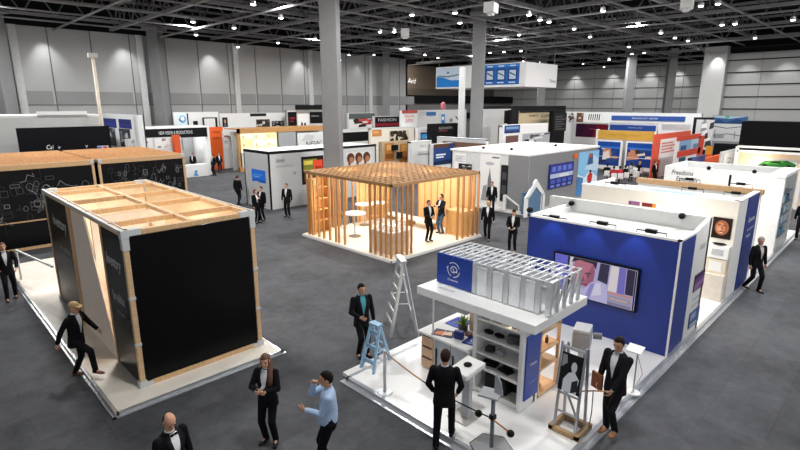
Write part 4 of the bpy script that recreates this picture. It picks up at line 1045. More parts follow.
flat('brochure', '#1d3aa0', 8.45, 6.62, .5, .42, 0, 'blue folder lying at the back of the desk', 'brochure', [('r', '#1d3aa0', 0, 0, 1, 1), ('r', '#4a63c0', .1, .1, .9, .2)])
flat('magazine', '#16224e', 7.8, 6.5, .32, .48, .35, 'open magazine with orange picture near the front of the desk', 'magazine', [('r', '#16224e', 0, 0, 1, 1), ('p', '#e07a3a', [(.1, .1), (.6, .15), (.5, .8), (.15, .6)]), ('p', '#f0d0b0', [(.5, .2), (.9, .3), (.8, .85), (.55, .7)]), ('l', '#ffffff', [(.5, 0), (.5, 1)], .03)])
flat('brochure', '#1c2f86', 7.95, 5.82, .42, .36, .2, 'blue booklet with white print at the tower end of the desk', 'brochure', [('r', '#1c2f86', 0, 0, 1, 1), ('e', '#c9d2f0', .5, .5, .2, .2), ('e', '#1c2f86', .5, .5, .13, .13), ('r', '#9fb0de', .3, .12, .7, .2)])
bo = MB(); bo.cbox((7.83, 6.12, 1.07), .1, .2, .17, rz=.3); bo.build('leaflet_box', M('#1d2f7e', .5), None, 'dark blue upright leaflet box in the middle of the desk', 'box', bevel=.006)
bo = MB(); bo.cbox((8.08, 6.05, 1.021), .1, .14, .075, rz=.2); bo.build('card_box', M('#7d5a48', .5), None, 'small brown box behind the leaflet box on the desk', 'box', bevel=.006)
plt = thing('potted_plant', 'green spiky plant in a dark grey pot on the white desk', 'plant', (8.2, 6.3, .982))
MB().rev([(.07, 0), (.1, .02), (.11, .16), (.09, .17), (.085, .14)], (8.2, 6.3, .982), 16).build('pot', M('#4a4b4c', .5), plt, smooth=True)
mb = MB(); r_ = random.Random(2)
for k in range(46):
    a, e = r_.random() * 2 * PI, .25 + r_.random() * 1.1; L = .16 + r_.random() * .14
    d = V3((math.cos(a) * math.cos(e), math.sin(a) * math.cos(e), math.sin(e))); s = V3((-math.sin(a), math.cos(a), 0)) * .018; b = V3((8.2, 6.3, 1.12))
    mb.poly([b - s * .5, b + s * .5, b + d * L * .6 + s, b + d * L + V3((0, 0, -.03)), b + d * L * .6 - s])
mb.build('foliage', M('#7d9a3c', .6, var=.35, scale=20), plt)
# pedestal and stands in front of the tower
pd = thing('charging_pedestal', 'white pedestal with wedge head and black sensor on a square grey base plate', 'pedestal', (6.8, 5.1, ZB))
MB().box(6.55, 4.9, ZB, 7.0, 5.35, ZB + .02).build('base_plate', M('#b7b2ad', .35, metal=.3), pd)
MB().box(6.74, 5.0, ZB + .02, 6.84, 5.16, 1.02).build('column', LGREY, pd)
mb = MB(); mb.prism([V3((6.55, 4.92, 1.0)), V3((7.12, 4.92, 1.06)), V3((7.12, 4.92, 1.16)), V3((6.55, 4.92, 1.1))], (0, .42, 0)); mb.build('head', WH, pd, bevel=.02)
MB().ell((6.85, 5.13, 1.145), .08, .08, .03).build('sensor', BLK, pd, label='black dome sensor', smooth=True)
sd = thing('scanner_stand', 'grey floor stand with upright fin and tray on a flat hexagonal base', 'stand', (6.42, 4.25, ZB))
bx0 = V3((6.4, 4.24, ZB))
mb = MB(); mb.skin([[mb.bm.verts.new(bx0 + V3((math.cos(PI/3*k) * .36, math.sin(PI/3*k) * .36, z))) for k in range(6)] for z in (0, .025)]); mb.build('base_plate', M('#a9abae', .4, metal=.3), sd)
mb = MB(); mb.skin([[mb.bm.verts.new(bx0 + V3((math.cos(PI/3*k) * r, math.sin(PI/3*k) * r, z))) for k in range(6)] for r, z in ((.37, 0), (.37, .03))], cap=False); mb.build('base_rim', DARK, sd)
MB().tube([bx0 + V3((0, 0, .02)), bx0 + V3((0, 0, .98))], .035, 10).build('pole', M('#6f7276', .35, metal=.6), sd, smooth=True)
MB().cbox(bx0 + V3((0, 0, .6)), .09, .09, .08).build('collar', BLK, sd)
mb = MB(); mb.prism([bx0 + V3((.1, .06, .98)), bx0 + V3((.1, -.1, .98)), bx0 + V3((.1, -.06, 1.2)), bx0 + V3((.1, .02, 1.32)), bx0 + V3((.1, .06, 1.3))], (.03, 0, 0)); mb.build('fin', M('#9a9da1', .4), sd)
mb = MB(); mb.cbox(bx0 + V3((.05, .1, .97)), .3, .34, .03, rz=.3); mb.build('tray', M('#a9acb0', .4), sd)
rp = thing('rope_barrier', 'silver post barrier with a tan and black rope along the platform edge', 'barrier', (6.3, 5.6, ZB))
MB().tube([(6.28, 6.76, ZB), (6.28, 6.76, 1.05)], .032, 10).build('post', TR, rp, smooth=True); MB().rev([(.16, 0), (.14, .02)], (6.28, 6.76, ZB), 16).build('base', TR, rp)
P0, P1 = V3((6.28, 6.76, 1.02)), V3((6.4, 4.24, .68))
pts = [P0.lerp(P1, t / 10) + V3((-.02, 0, -.12 * math.sin(PI * t / 10))) for t in range(11)]
MB().tube(pts[:5], .014, 6).build('rope', M('#a9713a', .6), rp, label='tan rope'); MB().tube(pts[4:], .012, 6).build('rope', BLK, rp, label='black rope')
MB().tube([(6.38, 4.27, .68), (6.34, 3.85, .62)], .015, 6).build('rope', M('#a9713a', .6), rp)
for p in ((6.36, 4.5, .66), (6.33, 3.84, .62)): MB().ell(p, .065, .065, .06).build('end_knob', BLK, rp, smooth=True)
# grey machine and camera by the blue wall
mc = thing('projection_unit', 'grey box-shaped machine on a post in front of the blue wall', 'machine', (9.6, 4.6, ZB))
c = V3((9.75, 4.32, 0))
MB().tube([c + V3((0, 0, ZB)), c + V3((0, 0, .75))], .06, 10).build('post', LGREY, mc); MB().box(c.x - .2, c.y - .2, ZB, c.x + .2, c.y + .2, ZB + .03).build('base_plate', LGREY, mc)
MB().cbox(c + V3((0, 0, .95)), .42, .36, .4, rz=.3).build('housing', M('#9a9c9f', .45), mc, bevel=.03); MB().cbox(c + V3((0, 0, 1.18)), .46, .34, .08, rz=.3).build('lid', M('#b3b5b7', .45), mc, bevel=.02)
MB().tube([c + V3((.2, -.15, 1.0)), c + V3((.28, -.3, 1.0))], .07, 12).build('lens', M('#6a6c70', .4), mc)
# display stand with picture panel on a wooden base
ds = thing('display_stand', 'tall grey frame stand with a dark picture panel on a wooden skid', 'stand', (7.85, 3.55, ZB))
SX, SY = 7.85, 3.55
fw = M('#a98a63', .6, var=.15)
mb = MB(); mb.box(SX - .28, SY - .28, ZB, SX - .2, SY + .28, ZB + .09).box(SX + .2, SY - .28, ZB, SX + .28, SY + .28, ZB + .09).box(SX - .28, SY - .28, ZB + .02, SX + .28, SY - .2, ZB + .1).box(SX - .28, SY + .2, ZB + .02, SX + .28, SY + .28, ZB + .1)
mb.build('skid', fw, ds, label='pale wooden skid')
GM = M('#a3a6aa', .35, metal=.5)
for dx, dy in ((-.22, -.2), (-.22, .2), (.14, -.2), (.14, .2)): MB().bar((SX + dx, SY + dy, ZB + .1), (SX + dx * .35, SY + dy * .9, 1.72), .04).build('leg', GM, ds)
for z in (.5, .85): MB().bar((SX - .22 + z * .06, SY - .2, z), (SX - .22 + z * .06, SY + .2, z), .03).build('rung', GM, ds); 
MB().bar((SX - .18, SY - .2, .45), (SX + .1, SY + .2, .8), .03).build('brace', GM, ds)
art('picture_panel', ds, V3((SX - .2, SY + .2, .92)), V3((0, -.4, 0)), V3((.1, 0, .68)), [('r', '#1a1b1f', 0, 0, 1, 1), ('p', '#d5d8de', [(.2, 0), (.85, 0), (.9, .4), (.65, .58), (.4, .5), (.2, .3)]), ('e', '#c9cbd0', .62, .68, .13, .14), ('p', '#2b2d33', [(.6, 0), (.9, .1), (.85, .4), (.6, .3)]), ('p', '#8d9097', [(.05, .6), (.3, .75), (.25, .95), (.05, .95)])])
MB().tube([(SX - .1, SY + .22, 1.7), (SX - .1, SY - .22, 1.7)], .03, 8).build('top_bar', GM, ds); MB().tube([(SX - .21, SY + .22, 1.0), (SX - .1, SY + .22, 1.78)], .022, 8).build('side_bar', GM, ds); MB().tube([(SX - .21, SY - .22, 1.0), (SX - .1, SY - .22, 1.78)], .022, 8).build('side_bar', GM, ds)
ts = thing('tablet_stand', 'thin pole stand with a small white tablet in front of the blue wall', 'stand', (10.2, 3.6, ZB))
tp = G(633, 392, ZB)
MB().tube([(tp.x, tp.y, ZB), (tp.x, tp.y, 1.0)], .015, 8).build('pole', GM, ts); MB().rev([(.14, 0), (.12, .015)], (tp.x, tp.y, ZB), 14).build('base', WH, ts); MB().cbox((tp.x, tp.y + .05, 1.04), .22, .3, .03, ry=-.4).build('tablet', WH, ts); MB().tube([(tp.x, tp.y, .95), (tp.x + .12, tp.y - .1, .5), (tp.x - .1, tp.y, ZB + .02)], .008, 6).build('cable', LGREY, ts)
rl = thing('hand_rail', 'slim rail with hanging cord between the display stand and the man with the folder', 'rail', (8.4, 3.7, .8))
mpos = l2w(PB, PBI, PBI['arms'][0][2])
MB().tube([(SX + .1, SY + .18, .72), tuple(V3((SX + .1, SY + .18, .72)).lerp(mpos, .6) ), tuple(mpos + V3((-.02, .02, -.03)))], .013, 6).build('tube', M('#c9a27a', .5), rl)
pm = V3((SX + .1, SY + .18, .72)).lerp(mpos, .6)
MB().tube([tuple(pm), (pm.x + .02, pm.y, .5), (pm.x, pm.y + .02, ZB + .01)], .01, 6).build('cord', M('#4a4a4c', .5), rl)
fo = V3(l2w(PB, PBI, PBI['arms'][1][2])); 
mb = MB(); mb.cbox(fo + V3((-.02, .02, .0)), .05, .24, .3, rz=PB.rotation_euler.z + PI/2 - .2, ry=0); mb.build('leather_folder', M('#8a4f26', .5, var=.1), None, 'brown leather folder held by the man in tan shoes', 'folder', bevel=.008)
# ------------------------------------------------------------------ ladders
def ladder(name, label, fl, fr_, bl, br_, top, m, rungs, back=True):
    t = thing(name, label, 'ladder', (V3(fl) + V3(br_)) / 2)
    fl, fr_, bl, br_ = V3(fl), V3(fr_), V3(bl), V3(br_); tc = (fl + fr_ + bl + br_) / 4; tc.z = top
    side = (fr_ - fl).normalized() * ((fr_ - fl).length * .3)
    tf = [tc - side, tc + side]
    for a, b in ((fl, tf[0]), (fr_, tf[1]), (bl, tf[0]), (br_, tf[1])): MB().bar(a, b, .05, .07).build('rail', m, t)
    for k in range(1, rungs + 1):
        u = k / (rungs + .6); a, b = fl.lerp(tf[0], u), fr_.lerp(tf[1], u); MB().bar(a, b, .035, .09, up=(0, 0, 1)).build('step', m, t)
    for k in range(1, 4):
        u = k / 4; a, b = bl.lerp(tf[0], u), br_.lerp(tf[1], u); MB().bar(a, b, .025, .03).build('cross_bar', m, t)
    MB().bar(tf[0] - side * .1, tf[1] + side * .1, .16, .05).build('top_cap', m, t)
    for s, (a, b) in enumerate(((fl, bl), (fr_, br_))): MB().bar(a.lerp(tf[s], .45), b.lerp(tf[s], .45), .02, .02).build('spreader', m, t)
    return t
ladder('step_ladder', 'tall aluminium A-frame ladder standing open on the carpet', G(384, 323), G(391, 338), G(412, 320), G(418, 337), 1.95, M('#c3c6c9', .35, metal=.5, var=.05), 6)
ladder('step_ladder', 'low blue and silver step ladder straddling the corner of the white platform', G(360, 372), G(373, 379), G(380, 355), G(391, 363), 1.05, M('#8fb3d0', .4, metal=.2, var=.08), 3)
# ------------------------------------------------------------------ the far half of the hall: stands, panels, signs
class Stand:
    """a stand whose visible front is a rectangle on an X- or Y-plane"""
    def __init__(s, ori, px0, px1, pyt, label, z=None, val=None, depth=.4, col='#e4e4e2', roof=None, name='exhibition_booth', cat='booth', wall=True, side=None, pyb=None):
        s.ori = ori; pm = (px0 + px1) / 2
        if val is None: g = G(pm, pyt, z); val = g.x if ori == 'x' else g.y
        if ori == 'x': val = min(val, 75.8)
        s.v = val
        f = onX if ori == 'x' else onY
        a, b = f(px0, pyt, val), f(px1, pyt, val)
        if z is None: z = f(pm, pyt, val).z
        s.z = z; s.a = a.y if ori == 'x' else a.x; s.b = b.y if ori == 'x' else b.x
        zb = f(pm, pyb, val).z if pyb else 0.0
        s.zb = zb; s.depth = depth; s.n = 0
        c = (val + depth / 2, (s.a + s.b) / 2, zb) if ori == 'x' else ((s.a + s.b) / 2, val + depth / 2, zb)
        s.t = thing(name, label, cat, c)
        m = M(col, .55, var=.02); ms = M(side or col, .55, var=.02)
        if wall:
            s.front = s.blk(s.a, s.b, zb, z, 0, .08, 'front_wall', m)
            if depth > .3:
                s.blk(s.a, s.a + (.08 if s.b > s.a else -.08), zb, z, .08, depth, 'side_wall', ms); s.blk(s.b - (.08 if s.b > s.a else -.08), s.b, zb, z, .08, depth, 'side_wall', ms)
                s.blk(s.a, s.b, zb, z, depth - .08, depth, 'back_wall', ms)
        if roof: s.blk(s.a, s.b, z - .12, z + .01, -.01, depth + .01, 'roof', M(roof, .55, var=.02))
    def blk(s, a, b, z0, z1, d0, d1, name, m, label=None):
        mb = MB()
        if s.ori == 'x': mb.box(s.v + d0, a, z0, s.v + d1, b, z1)
        else: mb.box(a, s.v + d0, z0, b, s.v + d1, z1)
        return mb.build(name, m, s.t, label)
    def face(s, r, out=.012):
        return faceX(s.v, *r, out=out) if s.ori == 'x' else faceY(s.v, *r, out=out)
    def art(s, name, r, shapes, kind='print', out=.012, label=None): art(name, s.t, *s.face(r, out), shapes, kind, label=label); return s
    def rect(s, name, r, col, d=.05, out=.0, label=None, emit=0):
        O, U, V = s.face(r, 0); e = O + U + V; m = M(col, .5, var=.02, emit=emit)
        if s.ori == 'x': MB().box(s.v - d - out, O.y, O.z, s.v - out, e.y, e.z).build(name, m, s.t, label)
        else: MB().box(O.x, s.v - d - out, O.z, e.x, s.v - out, e.z).build(name, m, s.t, label)
        return s
    def txt(s, st, r, col='#333333', out=.03, shear=0): text(s.t, st, *s.face(r, out), color=col, shear=shear); return s
def R_(c, *a): return ('r', c) + a
def stripes(bg, fg, n, y0=.1, y1=.9, x0=.08, x1=.92):
    return [R_(bg, 0, 0, 1, 1)] + [R_(fg, x0, y0 + (y1 - y0) * i / n, x1 - (.25 if i % 2 else 0), y0 + (y1 - y0) * (i + .5) / n) for i in range(n)]
def photo(seed, base, cols, n=9):
    r = random.Random(seed); out = [R_(base, 0, 0, 1, 1)]
    for i in range(n):
        x, y, w_, h_ = r.random() * .8, r.random() * .8, .1 + r.random() * .3, .1 + r.random() * .35
        out.append(('p', cols[i % len(cols)], [(x, y), (min(1, x + w_), y + h_ * .2 if y + h_*.2 < 1 else 1), (min(1, x + w_ * .8), min(1, y + h_)), (x + w_ * .1, min(1, y + h_ * .8))]))
    return out

# --- left side, from the wall outwards
Stand('y', -40, 102.5, 115.5, 'long pale grey booth with flat white roof behind the black drawing-covered booths', val=37.5, depth=5.5, col='#c9c9c6', roof='#e9e9e7').rect('roof_light_box', (36, 111.5, 86, 114.6), '#f4f4f2', .3)
s = Stand('y', 15.5, 109, 127, 'wide black display wall with small white script in front of the long grey booth', val=34.5, depth=.2, col='#0c0c12', name='display_wall', cat='display wall')
s.txt('Cai', (46, 145, 54, 149), '#f2f2f2', shear=.3).txt('ir', (58, 146, 61, 148.5), '#f2f2f2').txt('V', (85, 145, 88, 147.5), '#f2f2f2'); s.art('poster', (97, 146, 109, 152), [R_('#c9d3e6', 0, 0, 1, 1), R_('#3f5fb0', 0, .3, .4, .9), R_('#c24038', .5, .4, .9, .9)])
pole = V3(onY(99.5, 108, 36.6)); ptop = onY(92.5, 57, 36.6)
t = thing('tall_pole', 'thin tall cream pole rising behind the long grey booth', 'pole', (pole.x, 36.6, 0))
MB().tube([(pole.x, 36.6, 0), (pole.x, 36.6, ptop.z)], .1, 8).build('mast', M('#d6cbb8', .5), t, smooth=True); MB().cbox((pole.x, 36.6, ptop.z + .1), .5, .3, .25).build('head', M('#c9c7c2', .5), t)
s = Stand('x', 102, 137, 114.5, 'white framed glass front with dark blue header panels', z=5.1, depth=.4, col='#e2e3e4')
s.art('blue_panel', (103.5, 118, 117, 128), [R_('#1c2a78', 0, 0, 1, 1), R_('#2a3c96', .1, .2, .9, .5)]).art('blue_panel', (118.5, 118.8, 132, 129), [R_('#1c2a78', 0, 0, 1, 1), R_('#14205c', .1, .5, .9, .9)])
s.art('glass_pane', (104, 127.3, 117, 146), photo(11, '#34383e', ['#8a9096', '#1c1f24', '#c8ccd0'], 10)).art('glass_pane', (119, 128.3, 132, 148), photo(12, '#2c3036', ['#777d84', '#16181c', '#b9bdc2'], 10))
s = Stand('y', 124, 140.5, 128, 'light blue seascape poster board on the far side of the black wall', val=38.6, depth=.3, col='#dfe6ec', name='poster_board', cat='poster board'); s.art('poster', (124.5, 128.6, 140, 138), [R_('#a9cbe6', 0, 0, 1, 1), ('p', '#5f8fb8', [(0, .1), (1, .3), (1, .5), (0, .35)]), ('p', '#e6f0f8', [(.1, .6), (.8, .7), (.7, .9), (.2, .85)]), ('p', '#31526f', [(.3, .2), (.9, .28), (.7, .4)])])
s = Stand('y', 126, 181, 138, 'low white stand with two white picture boards and an orange end', z=3.56, depth=.4, col='#d9d9d8')
s.art('poster', (127, 139, 153, 148), photo(21, '#f1efec', ['#d8d4cc', '#b7b2a8', '#4a4744'], 6)).art('poster', (154, 139, 170, 148.5), photo(22, '#efedea', ['#d3cfc8', '#8a857e'], 5)).rect('orange_end', (171.5, 135, 181, 172), '#e35a1e', .4, label='bright orange end panel')
s = Stand('y', 135, 209, 127, 'white-roofed stand with black lettered fascia and white service counter', val=41.6, depth=2.6, wall=False, roof='#ecebea')
zt = s.z
s.rect('fascia', (141, 129.5, 207, 136.5), '#141416', .1, label='black fascia board').txt('NEW VISION & PRODUCTIONS', (158, 131.5, 192, 133.5), '#d8d8d8', .12)
s.blk(s.a, s.b, 0, zt - .1, 2.5, 2.6, 'back_wall', M('#a9aaab', .6)); s.blk(s.b - .35, s.b, 0, zt - .1, 0, 2.6, 'side_wall', M('#e6e6e4', .5)); s.blk(s.a, s.a + .3, 0, zt - .1, 0, 2.6, 'side_wall', M('#e6e6e4', .5))
lamp('POINT', (s.b - 2.0, s.v + 1.2, 3.0), 70, .2, name='booth_point_light')  # added light, the roof leaves this interior dark
s.rect('counter', (181.5, 165, 207, 177.5), '#e9e8e6', .5, label='white counter front'); s.art('logo', (190, 169, 197, 176), [R_('#e9e8e6', 0, 0, 1, 1), ('p', '#4f9ad0', [(.1, .1), (.9, .15), (.6, .5), (.8, .8), (.35, .9)])], out=.52); s.rect('counter', (160, 160, 181, 178), '#d8c6b2', .3)
s.rect('display_unit', (163, 140, 184, 150), '#84868a', -1.6).rect('display_unit', (165, 150, 178, 158), '#3a3b3e', -2.0)
s = Stand('y', 209, 222.5, 127, 'tall orange panel standing at the side of the far aisle', val=44.6, depth=.25, col='#e8611c', name='orange_panel', cat='panel', pyb=None)
s.txt('CONNECT', (212, 131, 220, 133), '#7a2c10').txt('the world', (212, 137, 219, 138.5), '#7a2c10')
s = Stand('y', 173, 218, 112, 'white back wall with a light blue scan-like poster', val=45.4, depth=.3, name='display_wall', cat='display wall')
s.art('poster', (176, 113.5, 189, 126), [R_('#d6e6f2', 0, 0, 1, 1), ('e', '#7fa6c6', .5, .55, .3, .3), ('e', '#eef6fb', .5, .6, .16, .17), ('p', '#34536f', [(.15, .5), (.4, .3), (.45, .36), (.2, .58)]), R_('#20262c', .88, 0, 1, 1)]).rect('screen', (193, 121, 198, 127), '#131315').rect('poster_case', (202, 117.5, 217, 128), '#2a2b2e', .2).rect('case_front', (203, 118.5, 214.5, 128), '#d9dadb', .05, .2)
s = Stand('y', 219, 290, 113, 'long low white partition under the pale hall wall', val=46.2, depth=.3, name='display_wall', cat='display wall')
s.art('portrait', (222, 117.5, 228, 127), [R_('#1d1f22', 0, 0, 1, 1), ('e', '#b98f78', .5, .6, .2, .2), ('p', '#5a6068', [(.2, 0), (.8, 0), (.65, .4), (.35, .4)])]).rect('header', (250, 113.5, 266, 116), '#26272a').art('poster', (256, 119.5, 270, 127), photo(31, '#3a3634', ['#c9c3bb', '#8a5a48', '#17181a'], 8)).art('poster', (271.5, 121, 284, 126), photo(32, '#1b1b1d', ['#7a7672', '#c9c7c4'], 6))
s = Stand('y', 222, 231, 131, 'narrow white text board at the end of the far aisle', val=44.5, depth=.2, name='text_board', cat='board'); s.art('poster', (223, 132, 230, 148), [R_('#eeeeec', 0, 0, 1, 1), R_('#d06a3a', .1, .7, .9, .78), R_('#a9a9a8', .1, .4, .8, .45), R_('#a9a9a8', .1, .3, .7, .35)])
# timber-framed glowing shelf stand
s = Stand('y', 237, 326, 127.3, 'timber-framed stand with pale yellow glowing shelves', val=41.5, depth=2.5, wall=False)
lamp('POINT', (s.a + 3, s.v - 1.2, 2.5), 8, .2, (1, .9, .7), name='booth_point_light')
zt = s.z; W_ = wood('#c39058', .2)
s.blk(s.a, s.b, zt - .42, zt, -.05, .15, 'top_beam', W_, 'honey-coloured timber beam'); s.blk(s.a, s.b, zt - .1, zt - .02, 0, 2.5, 'roof', W_)
for x in (s.a, s.b - .2): s.blk(x, x + .22, 0, zt, -.05, .17, 'post', W_)
s.blk(s.a, s.a + .5, 0, .35, -.06, .3, 'plinth', W_); s.blk(s.a, s.b, 0, zt - .3, 1.2, 1.3, 'back_wall', M('#b9babb', .6))
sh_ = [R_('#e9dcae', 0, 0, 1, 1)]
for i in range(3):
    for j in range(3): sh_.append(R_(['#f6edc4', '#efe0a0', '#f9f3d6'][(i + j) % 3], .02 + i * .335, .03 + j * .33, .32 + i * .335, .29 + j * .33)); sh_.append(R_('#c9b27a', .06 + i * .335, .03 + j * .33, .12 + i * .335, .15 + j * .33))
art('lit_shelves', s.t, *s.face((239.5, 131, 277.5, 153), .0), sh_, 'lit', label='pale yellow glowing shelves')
s.rect('grey_wall', (278, 132.5, 296, 146), '#a6a8aa', .05).rect('lower_wall', (240, 153, 262, 168), '#cfcdc8', .05)
s.art('poster', (297, 133, 326, 148), [R_('#e6e6e5', 0, 0, 1, 1), ('p', '#cfcfce', [(.1, .5), (.3, .9), (.6, .8), (.5, .5)])]).txt('NEW', (305, 141.5, 321, 145.5), '#16161a', shear=.3)
# grey-white box stand with blue screen
CX, CY = 14.56, 24.91
XE = onY(376, 150, 24.91).x
t = thing('exhibition_booth', 'white box booth with black edges, blue screen and grey lettering behind the pavilion', 'booth', (17.5, 27, 0))
GW = M('#cfd0d0', .5, var=.02); h9 = 3.22; bx9 = t
w9a = MB().box(CX, CY, 0, CX + .1, 27.7, h9).build('side_wall', GW, t); w9b = MB().box(CX + .1, CY, 0, XE, CY + .1, h9).build('front_wall', GW, t)
MB().box(XE - .1, CY, 0, XE, 27.7, h9).build('side_wall', GW, t); MB().box(CX, 27.6, 0, XE, 27.7, h9).build('back_wall', GW, t)
MB().box(CX, CY, h9 - .12, XE, 27.7, h9 - .02).build('roof', M('#d9dad9', .5), t)
mb = MB(); mb.box(CX - .02, CY - .02, 0, CX + .06, CY + .06, h9).box(CX - .02, CY - .02, h9 - .04, XE, CY + .06, h9 + .03).box(CX - .02, CY, h9 - .04, CX + .06, 27.7, h9 + .03); mb.build('edge_trim', M('#1b1b1d', .5), t, label='thin black edge trim')
art('screen', t, *faceX(CX, 251.6, 168.5, 266, 183.5), [R_('#1f6fd6', 0, 0, 1, 1), R_('#4a9bf0', .1, .55, .8, .62), R_('#7fbcf6', .1, .4, .6, .46), R_('#1450a6', .05, .06, .95, .2), R_('#cfe4fb', .2, .0, .5, .05)], 'screen', label='bright blue screen')
text(w9b, 'DRAWE', *faceY(CY, 276, 159.5, 284.5, 162.3), color='#6f7176'); text(w9b, 'where the doors of ideas open', *faceY(CY, 276, 165.3, 293, 166.5), color='#a6a8ac'); text(w9b, '>>', *faceY(CY, 293, 171.5, 296, 174.5), color='#2b2c2f')
art('display_niche', t, *faceY(CY, 301, 157, 324, 182), [R_('#1a1613', 0, 0, 1, 1), R_('#6a6a2c', .08, .5, .7, .9), R_('#b9a94a', .1, .7, .5, .85), R_('#c2402a', .55, .45, .95, .85), R_('#4a3a24', .1, .1, .9, .35), R_('#8a2a1c', .6, .5, .9, .62)], 'lit', label='dark niche with painted yellow-green light and red goods')  # flat artwork, the yellow-green display light is painted into its colours
ch = thing('lounge_chair', 'black chair on the carpet in front of the white box booth', 'chair', (16.9, 24.0, 0))
MB().box(16.6, 23.7, .4, 17.3, 24.4, .5).build('seat', BLK, ch, bevel=.03); MB().box(16.6, 24.32, .5, 17.3, 24.42, .95).build('backrest', BLK, ch, bevel=.03)
for x, y in ((16.64, 23.74), (17.22, 23.74), (16.64, 24.34), (17.22, 24.34)): MB().box(x, y, 0, x + .04, y + .04, .4).build('leg', ALU, ch)
s = Stand('y', 287, 325.5, 110.5, 'black and white poster stand high behind the timber-framed shelves', val=45.0, depth=.4, col='#c9c9c8', roof='#d9d9d8')
s.art('poster', (287.5, 112, 297, 126), [R_('#111113', 0, 0, 1, 1), R_('#8a2430', .2, .5, .8, .62), R_('#8a2430', .2, .3, .6, .38)]).art('poster', (297.5, 114, 309, 129), [R_('#ecebe9', 0, 0, 1, 1), ('p', '#2b2b2d', [(.2, 0), (.4, 0), (.45, .4), (.3, .5)]), ('p', '#3a3a3c', [(.55, 0), (.75, 0), (.7, .45), (.55, .4)])]).art('poster', (309.5, 112, 325, 123), [R_('#0f0f11', 0, 0, 1, 1), R_('#8a8a8c', .1, .6, .6, .68)])
s.rect('roof_equipment', (295, 105, 323, 109.5), '#171719', .4, label='black equipment on the roof')

sh_ = [R_('#dcdad6', 0, 0, 1, 1)]
for k in range(3): sh_ += [('e', '#5b3524', .17 + k * .32, .55, .15, .42), ('e', '#b07a58', .2 + k * .32, .4, .085, .26), ('p', '#7a4a30', [(.06 + k * .32, 0), (.16 + k * .32, 0), (.14 + k * .32, .3), (.08 + k * .32, .4)])]
art('photo_strip', bx9, *faceY(24.91, 346, 153, 371, 163), sh_, label='photo strip of three brown-haired heads')
# --- middle of the hall
Stand('y', 337, 371, 131, 'low black panel wall above the brown photo strip', z=3.4, depth=.4, col='#141416').rect('top_trim', (337, 129.5, 371, 131.2), '#d9d9d8', .1).rect('white_strip', (340, 142.5, 371, 146), '#d6d6d4', .08)
s = Stand('y', 371, 417, 127.5, 'cream stand with a small orange poster and a picture of bare branches', z=3.7, depth=.4, col='#efe6d6', roof='#d9d8d4')
s.art('poster', (372, 130, 381.5, 136), [R_('#c98a4e', 0, 0, 1, 1), R_('#e0a870', .1, .4, .7, .8)]).art('branch_picture', (389, 131, 408.5, 143), photo(41, '#d9cdb8', ['#2a231d', '#4a3a2c', '#171412'], 22))
s = Stand('y', 382, 412, 141, 'dark-framed counter with two orange-brown display boxes', z=2.9, depth=.4, col='#b9a284')
s.art('display_box', (384.5, 143.5, 394, 160), [R_('#b9783e', 0, 0, 1, 1), R_('#8a5428', .1, .1, .9, .4), R_('#d9a468', .2, .6, .8, .9)]).art('display_box', (400, 144, 411.5, 161), [R_('#a8682f', 0, 0, 1, 1), R_('#d0954f', .1, .6, .9, .95), R_('#6f4520', .2, .1, .8, .3)]).rect('monitor', (391, 145, 396.5, 150), '#151517', .2).rect('monitor', (396.5, 152, 401, 158), '#1b1b1d', .2)
s = Stand('y', 348, 374, 113, 'panel with grey-green header and red bottom band far behind the big column', z=4.85, depth=.4, col='#d9d9d8'); s.rect('header', (349, 113.5, 374, 118), '#4b5050', .1).art('poster', (349, 118.5, 374, 127.5), photo(51, '#e4e2de', ['#b43a36', '#2a2a2c', '#c9564e'], 14))
s = Stand('y', 374.5, 401.5, 116, 'black banner panel with red lettering in the middle distance', z=4.6, depth=.4, col='#cfcfce'); s.art('banner', (375, 117, 401, 126.5), [R_('#1a1a1c', 0, 0, 1, 1), R_('#9a2a34', .02, .1, .98, .4)]).txt('FASHION', (378, 118.5, 396, 121), '#e2e2e2')
s = Stand('y', 402, 417, 110.5, 'white panel with red header strip and red lettering', z=5.2, depth=.4, col='#e9e9e7'); s.rect('header', (402, 110.5, 417, 113), '#b5433c', .08).txt('FESTA', (404.5, 115, 414, 117.5), '#cf5a3a').txt('20%', (405, 119, 413, 122), '#cf5a3a')
s = Stand('y', 418, 466.5, 109.8, 'tall white stand wall with small blue sign and two pictures', z=5.2, depth=.4, col='#e8e8e7')
s.rect('blue_sign', (426.5, 112, 435.5, 115.5), '#2f76c0', .06).art('picture', (439, 113.5, 446.5, 123), [R_('#dfe6ee', 0, 0, 1, 1), R_('#3f86cf', .3, 0, .75, .9), ('e', '#ffffff', .5, .5, .15, .2)]).art('picture', (447, 114, 460, 124), [R_('#e6e6e4', 0, 0, 1, 1), ('e', '#8f9298', .3, .4, .12, .2), ('p', '#4a4c50', [(.6, .7), (.95, .2), (.98, .3), (.66, .8)])])
pt = V3((ca, sa, 0)) * 41 + RV * (60 / FPX * 41); pz = onY(460, 67, pt.y).z
MB().cbox((pt.x, pt.y, pz / 2), .5, .5, pz, rz=RC).build('sign_post', M('#dcdcdb', .5), None, 'tall white post running up to the hanging sign box', 'post', bevel=.02)
q = onY(443, 107, s.v + .5); MB().ell((q.x, q.y, q.z + .1), .38, .2, .45).tube([(q.x, q.y, s.z), (q.x, q.y, q.z)], .08, 8).build('round_sign', M('#d0747c', .5, var=.15), None, 'round pink-red sign standing on the tall white stand', 'sign', smooth=True)
s = Stand('y', 432, 459.5, 123.5, 'black panel with dark red lettering beside the small blue-screen kiosk', z=4.32, depth=.5, col='#121214', name='display_wall', cat='display wall'); s.txt('ALEXANDRIA', (438.5, 127, 452, 128.6), '#b9b9bb').txt('DESIGN', (438.5, 130, 447, 131.2), '#b04a4a')
